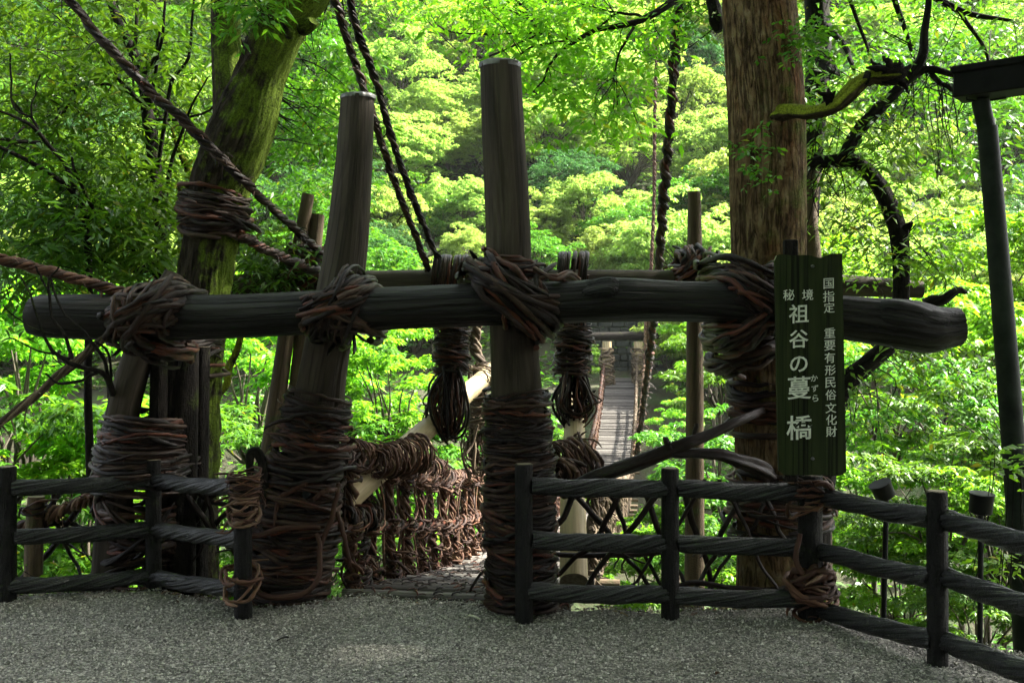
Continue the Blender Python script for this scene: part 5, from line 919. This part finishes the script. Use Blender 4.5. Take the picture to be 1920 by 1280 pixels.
# trees in the gorge and along its near bank
for (px_, py_, d, rad, pr, lab) in [
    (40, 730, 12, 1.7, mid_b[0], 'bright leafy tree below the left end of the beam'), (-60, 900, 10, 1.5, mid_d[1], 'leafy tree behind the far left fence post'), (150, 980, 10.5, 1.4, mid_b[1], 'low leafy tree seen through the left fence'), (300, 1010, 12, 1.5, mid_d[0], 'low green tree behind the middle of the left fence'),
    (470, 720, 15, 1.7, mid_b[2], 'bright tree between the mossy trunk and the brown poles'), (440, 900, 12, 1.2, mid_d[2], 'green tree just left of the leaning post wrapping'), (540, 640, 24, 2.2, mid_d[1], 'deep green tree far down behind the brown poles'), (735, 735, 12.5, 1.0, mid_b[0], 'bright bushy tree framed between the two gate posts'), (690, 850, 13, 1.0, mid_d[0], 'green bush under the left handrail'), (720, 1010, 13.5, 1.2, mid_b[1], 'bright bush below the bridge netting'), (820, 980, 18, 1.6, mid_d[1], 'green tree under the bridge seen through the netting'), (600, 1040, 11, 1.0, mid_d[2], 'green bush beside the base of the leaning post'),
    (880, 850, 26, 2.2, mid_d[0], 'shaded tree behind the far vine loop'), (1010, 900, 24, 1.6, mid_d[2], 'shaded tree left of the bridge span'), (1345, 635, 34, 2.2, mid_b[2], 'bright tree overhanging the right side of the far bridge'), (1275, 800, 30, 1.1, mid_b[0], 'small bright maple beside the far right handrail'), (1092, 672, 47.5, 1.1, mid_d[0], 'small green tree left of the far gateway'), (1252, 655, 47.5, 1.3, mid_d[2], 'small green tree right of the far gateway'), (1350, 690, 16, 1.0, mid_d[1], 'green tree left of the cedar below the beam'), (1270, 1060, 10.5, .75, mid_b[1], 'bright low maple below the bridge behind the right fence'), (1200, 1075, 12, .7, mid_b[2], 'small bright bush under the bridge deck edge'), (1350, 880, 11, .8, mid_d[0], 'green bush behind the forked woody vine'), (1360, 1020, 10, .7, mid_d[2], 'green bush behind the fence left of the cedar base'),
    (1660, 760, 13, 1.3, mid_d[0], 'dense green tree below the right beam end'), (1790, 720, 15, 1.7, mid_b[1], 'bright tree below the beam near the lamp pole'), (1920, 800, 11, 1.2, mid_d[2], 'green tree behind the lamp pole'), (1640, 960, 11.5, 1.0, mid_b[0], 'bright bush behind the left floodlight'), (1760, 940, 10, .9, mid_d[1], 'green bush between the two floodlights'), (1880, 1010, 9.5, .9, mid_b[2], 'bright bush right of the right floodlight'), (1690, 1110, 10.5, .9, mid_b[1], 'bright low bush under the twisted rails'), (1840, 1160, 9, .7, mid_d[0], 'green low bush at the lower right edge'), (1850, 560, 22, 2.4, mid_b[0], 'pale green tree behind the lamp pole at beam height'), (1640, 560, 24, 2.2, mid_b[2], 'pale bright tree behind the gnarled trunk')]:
    c = P(px_, py_, d); gz = float(terrain(np.array(c[0]), np.array(c[1]))); gz = min(gz, c[2]-rad)
    tree_copy('gorge_tree', pr, lab, 'tree', c, rad, gz, g.random()*6.28, 'trees and bushes in the gorge', tr=.035)
# unseen trees added right of and behind the viewer to block sun and sky
for i, (x, y, z, rad) in enumerate([(6.5, 4.5, 9.5, 3.6), (10.5, 6.5, 10, 4), (8.5, 1.0, 10.5, 4), (4.2, 1.5, 9.6, 3.0), (12.5, 2.5, 9, 4), (-9, -6, 6, 4.5), (-3, -9, 6, 4.5), (3, -9.5, 5.5, 4.5), (9, -6, 6, 4.5), (-12, 0, 6.5, 4), (-6, -12, 10, 5), (5, -12, 10, 5), (-5.5, -1.5, 8.5, 3.6), (0, -3, 8.6, 4.2), (5, -2.5, 8.2, 3.6), (-7, 3, 8.8, 3.2), (-9.5, -1, 4, 3.5), (8.5, -1.5, 4, 3), (-4, -5.5, 3, 2.8), (0, -6.5, 3, 2.8), (4, -5.5, 3, 2.8)]):
    tree_copy('added_shade_tree', [mid_d, mid_b][i % 2][i % 3], 'unseen leafy tree added to shade the platform', 'tree', (x, y, z), rad, -.1, i*1.3, 'unseen trees added to shade the platform', tr=.06)
# undergrowth on the slopes
B = Buf(); n = 9000; x = g.uniform(-14, 16, n); y = 6.9+g.random(n)**1.3*22; z = terrain(x, y)+.06; k = np.abs(x+.345-.136*(y-6.3)) > .8; sprays(B, np.stack([x, y, z], 1)[k], 7, .12, .024, .14, -.2); n = 14000; x = g.uniform(-45, 50, n); y = g.uniform(30, 105, n); z = terrain(x, y)+.15
k = ~((y < 52) & (np.abs(x+.345-.136*(y-6.3)) < 2.2)); sprays(B, np.stack([x, y, z], 1)[k], 7, .5, .09, .5, -.2)
tag(B.build('undergrowth', M_lf_mid), kind='stuff')
# plants right at the edge of the platform
for i, (px_, py_, d, n_, lab) in enumerate([(130, 1108, 6.6, 7, 'small green seedlings at the foot of the left fence'), (1445, 1148, 6.2, 3, 'tiny seedling at the gravel edge by the cedar'), (1900, 850, 6.0, 9, 'leafy sprig with yellowing leaves in front of the lamp pole'), (1880, 1050, 6.2, 9, 'leafy sprig below the right floodlight'), (1240, 1140, 6.3, 5, 'small leaves poking under the bottom rail')]):
    B = Buf(); c = P(px_, py_, d); cc = c+rng.normal(0, .10, (n_*2, 3))*[1.4, 1, .7]; sprays(B, cc, 7, .07, .018, .08, .1)
    B2 = Buf(); T = thing('sprig', lab, 'plant', c); B.build('foliage', M_lf_br, T)
    for q in cc[:n_]: tube(B2, cr(np.array([[q[0], q[1]+.05, min(c[2]-.1, 0.)], (c+q)/2-[0, 0, .05], q]), 8), .003, 4, cap=False)
    B2.build('stem', M_dark, T)
# brown leaf litter caught along the platform edge
B = Buf(); n = 1500; x = rng.uniform(-3.4, 3.6, n); y = edge(x)-.02-np.abs(rng.normal(0, .10, n))+.06; cen = np.stack([x, y, .006+.008*rng.random(n)-hsmooth(y, edge(x)-.1, edge(x)+.12)*.16], 1); th = rng.random(n)*6.28
leaves(B, cen, np.stack([np.cos(th), np.sin(th), rng.normal(0, .15, n)], 1), np.stack([rng.normal(0, .3, n), rng.normal(0, .3, n), np.ones(n)], 1), rng.uniform(.02, .06, n), rng.uniform(.006, .013, n))
m, t, N, L, b = newmat('leaf_litter'); a_ = attr(t, 'rnd'); rp = ramp(t, [(0, (.02, .012, .007)), (.6, (.07, .042, .022)), (.95, (.14, .085, .04)), (1, (.22, .20, .08))]); L.new(a_.outputs['Fac'], rp.inputs[0]); L.new(rp.outputs[0], b.inputs['Base Color']); b.inputs['Roughness'].default_value = .8
tag(B.build('leaf_litter', m), kind='stuff')
# fallen leaves on the gravel
for (px_, py_, L_, col, lab, rz) in [(888, 1164, .075, (.45, .46, .33), 'pale fallen leaf on the gravel before the tallest post', .2), (530, 1204, .07, (.02, .018, .014), 'dark fallen leaf on the gravel in the left foreground', 2.9), (1880, 1263, .06, (.32, .30, .06), 'yellow fallen leaf at the lower right fence foot', 1.0), (1170, 1158, .05, (.20, .15, .07), 'brown fallen leaf on the gravel beside the right fence', .4), (1345, 1270, .04, (.16, .09, .05), 'small brown leaf at the bottom edge of the gravel', 1.8)]:
    d = CH*F/(py_-HY); c = P(px_, py_, d); B = Buf(); t_ = np.linspace(0, 1, 9); w_ = np.sin(t_*np.pi)**.8*.28*L_; ax = np.array([math.cos(rz), math.sin(rz), 0]); sx = np.array([-ax[1], ax[0], 0])
    ctr = c+ax*((t_-.5)*L_)[:, None]+np.array([0, 0, 1.])*(.014+.012*np.sin(t_*3+1))[:, None]; G = np.stack([ctr-sx*w_[:, None]+[0, 0, .008], ctr, ctr+sx*w_[:, None]+[0, 0, .010]], 1)
    i = np.arange(8)[:, None]*3; j = np.arange(2)[None]; B.add(G.reshape(-1, 3), [np.stack([i+j, i+j+1, i+3+j+1, i+3+j], -1).reshape(-1, 4)])
    tag(B.build('fallen_leaf', mat_plain('fallen_leaf', col, .7, var=.3, scale=60)), lab, 'leaf', 'fallen leaves on the gravel')
for o in list(bpy.data.objects):
    if '_o' in o: del o['_o']
# ------------------------------------------------------------------ misty air of the gorge
m = bpy.data.materials.new('mist'); m.use_nodes = True; t = m.node_tree; t.nodes.remove(t.nodes['Principled BSDF'])
pv = t.nodes.new('ShaderNodeVolumePrincipled'); pv.inputs['Color'].default_value = (.92, .97, .93, 1); pv.inputs['Density'].default_value = .00012; pv.inputs['Anisotropy'].default_value = .3
t.links.new(pv.outputs[0], t.nodes['Material Output'].inputs['Volume'])
B = Buf(); box(B, (5, 52, 24.5), 210, 170, 84); o = B.build('haze', m, smooth=False); tag(o, kind='stuff')
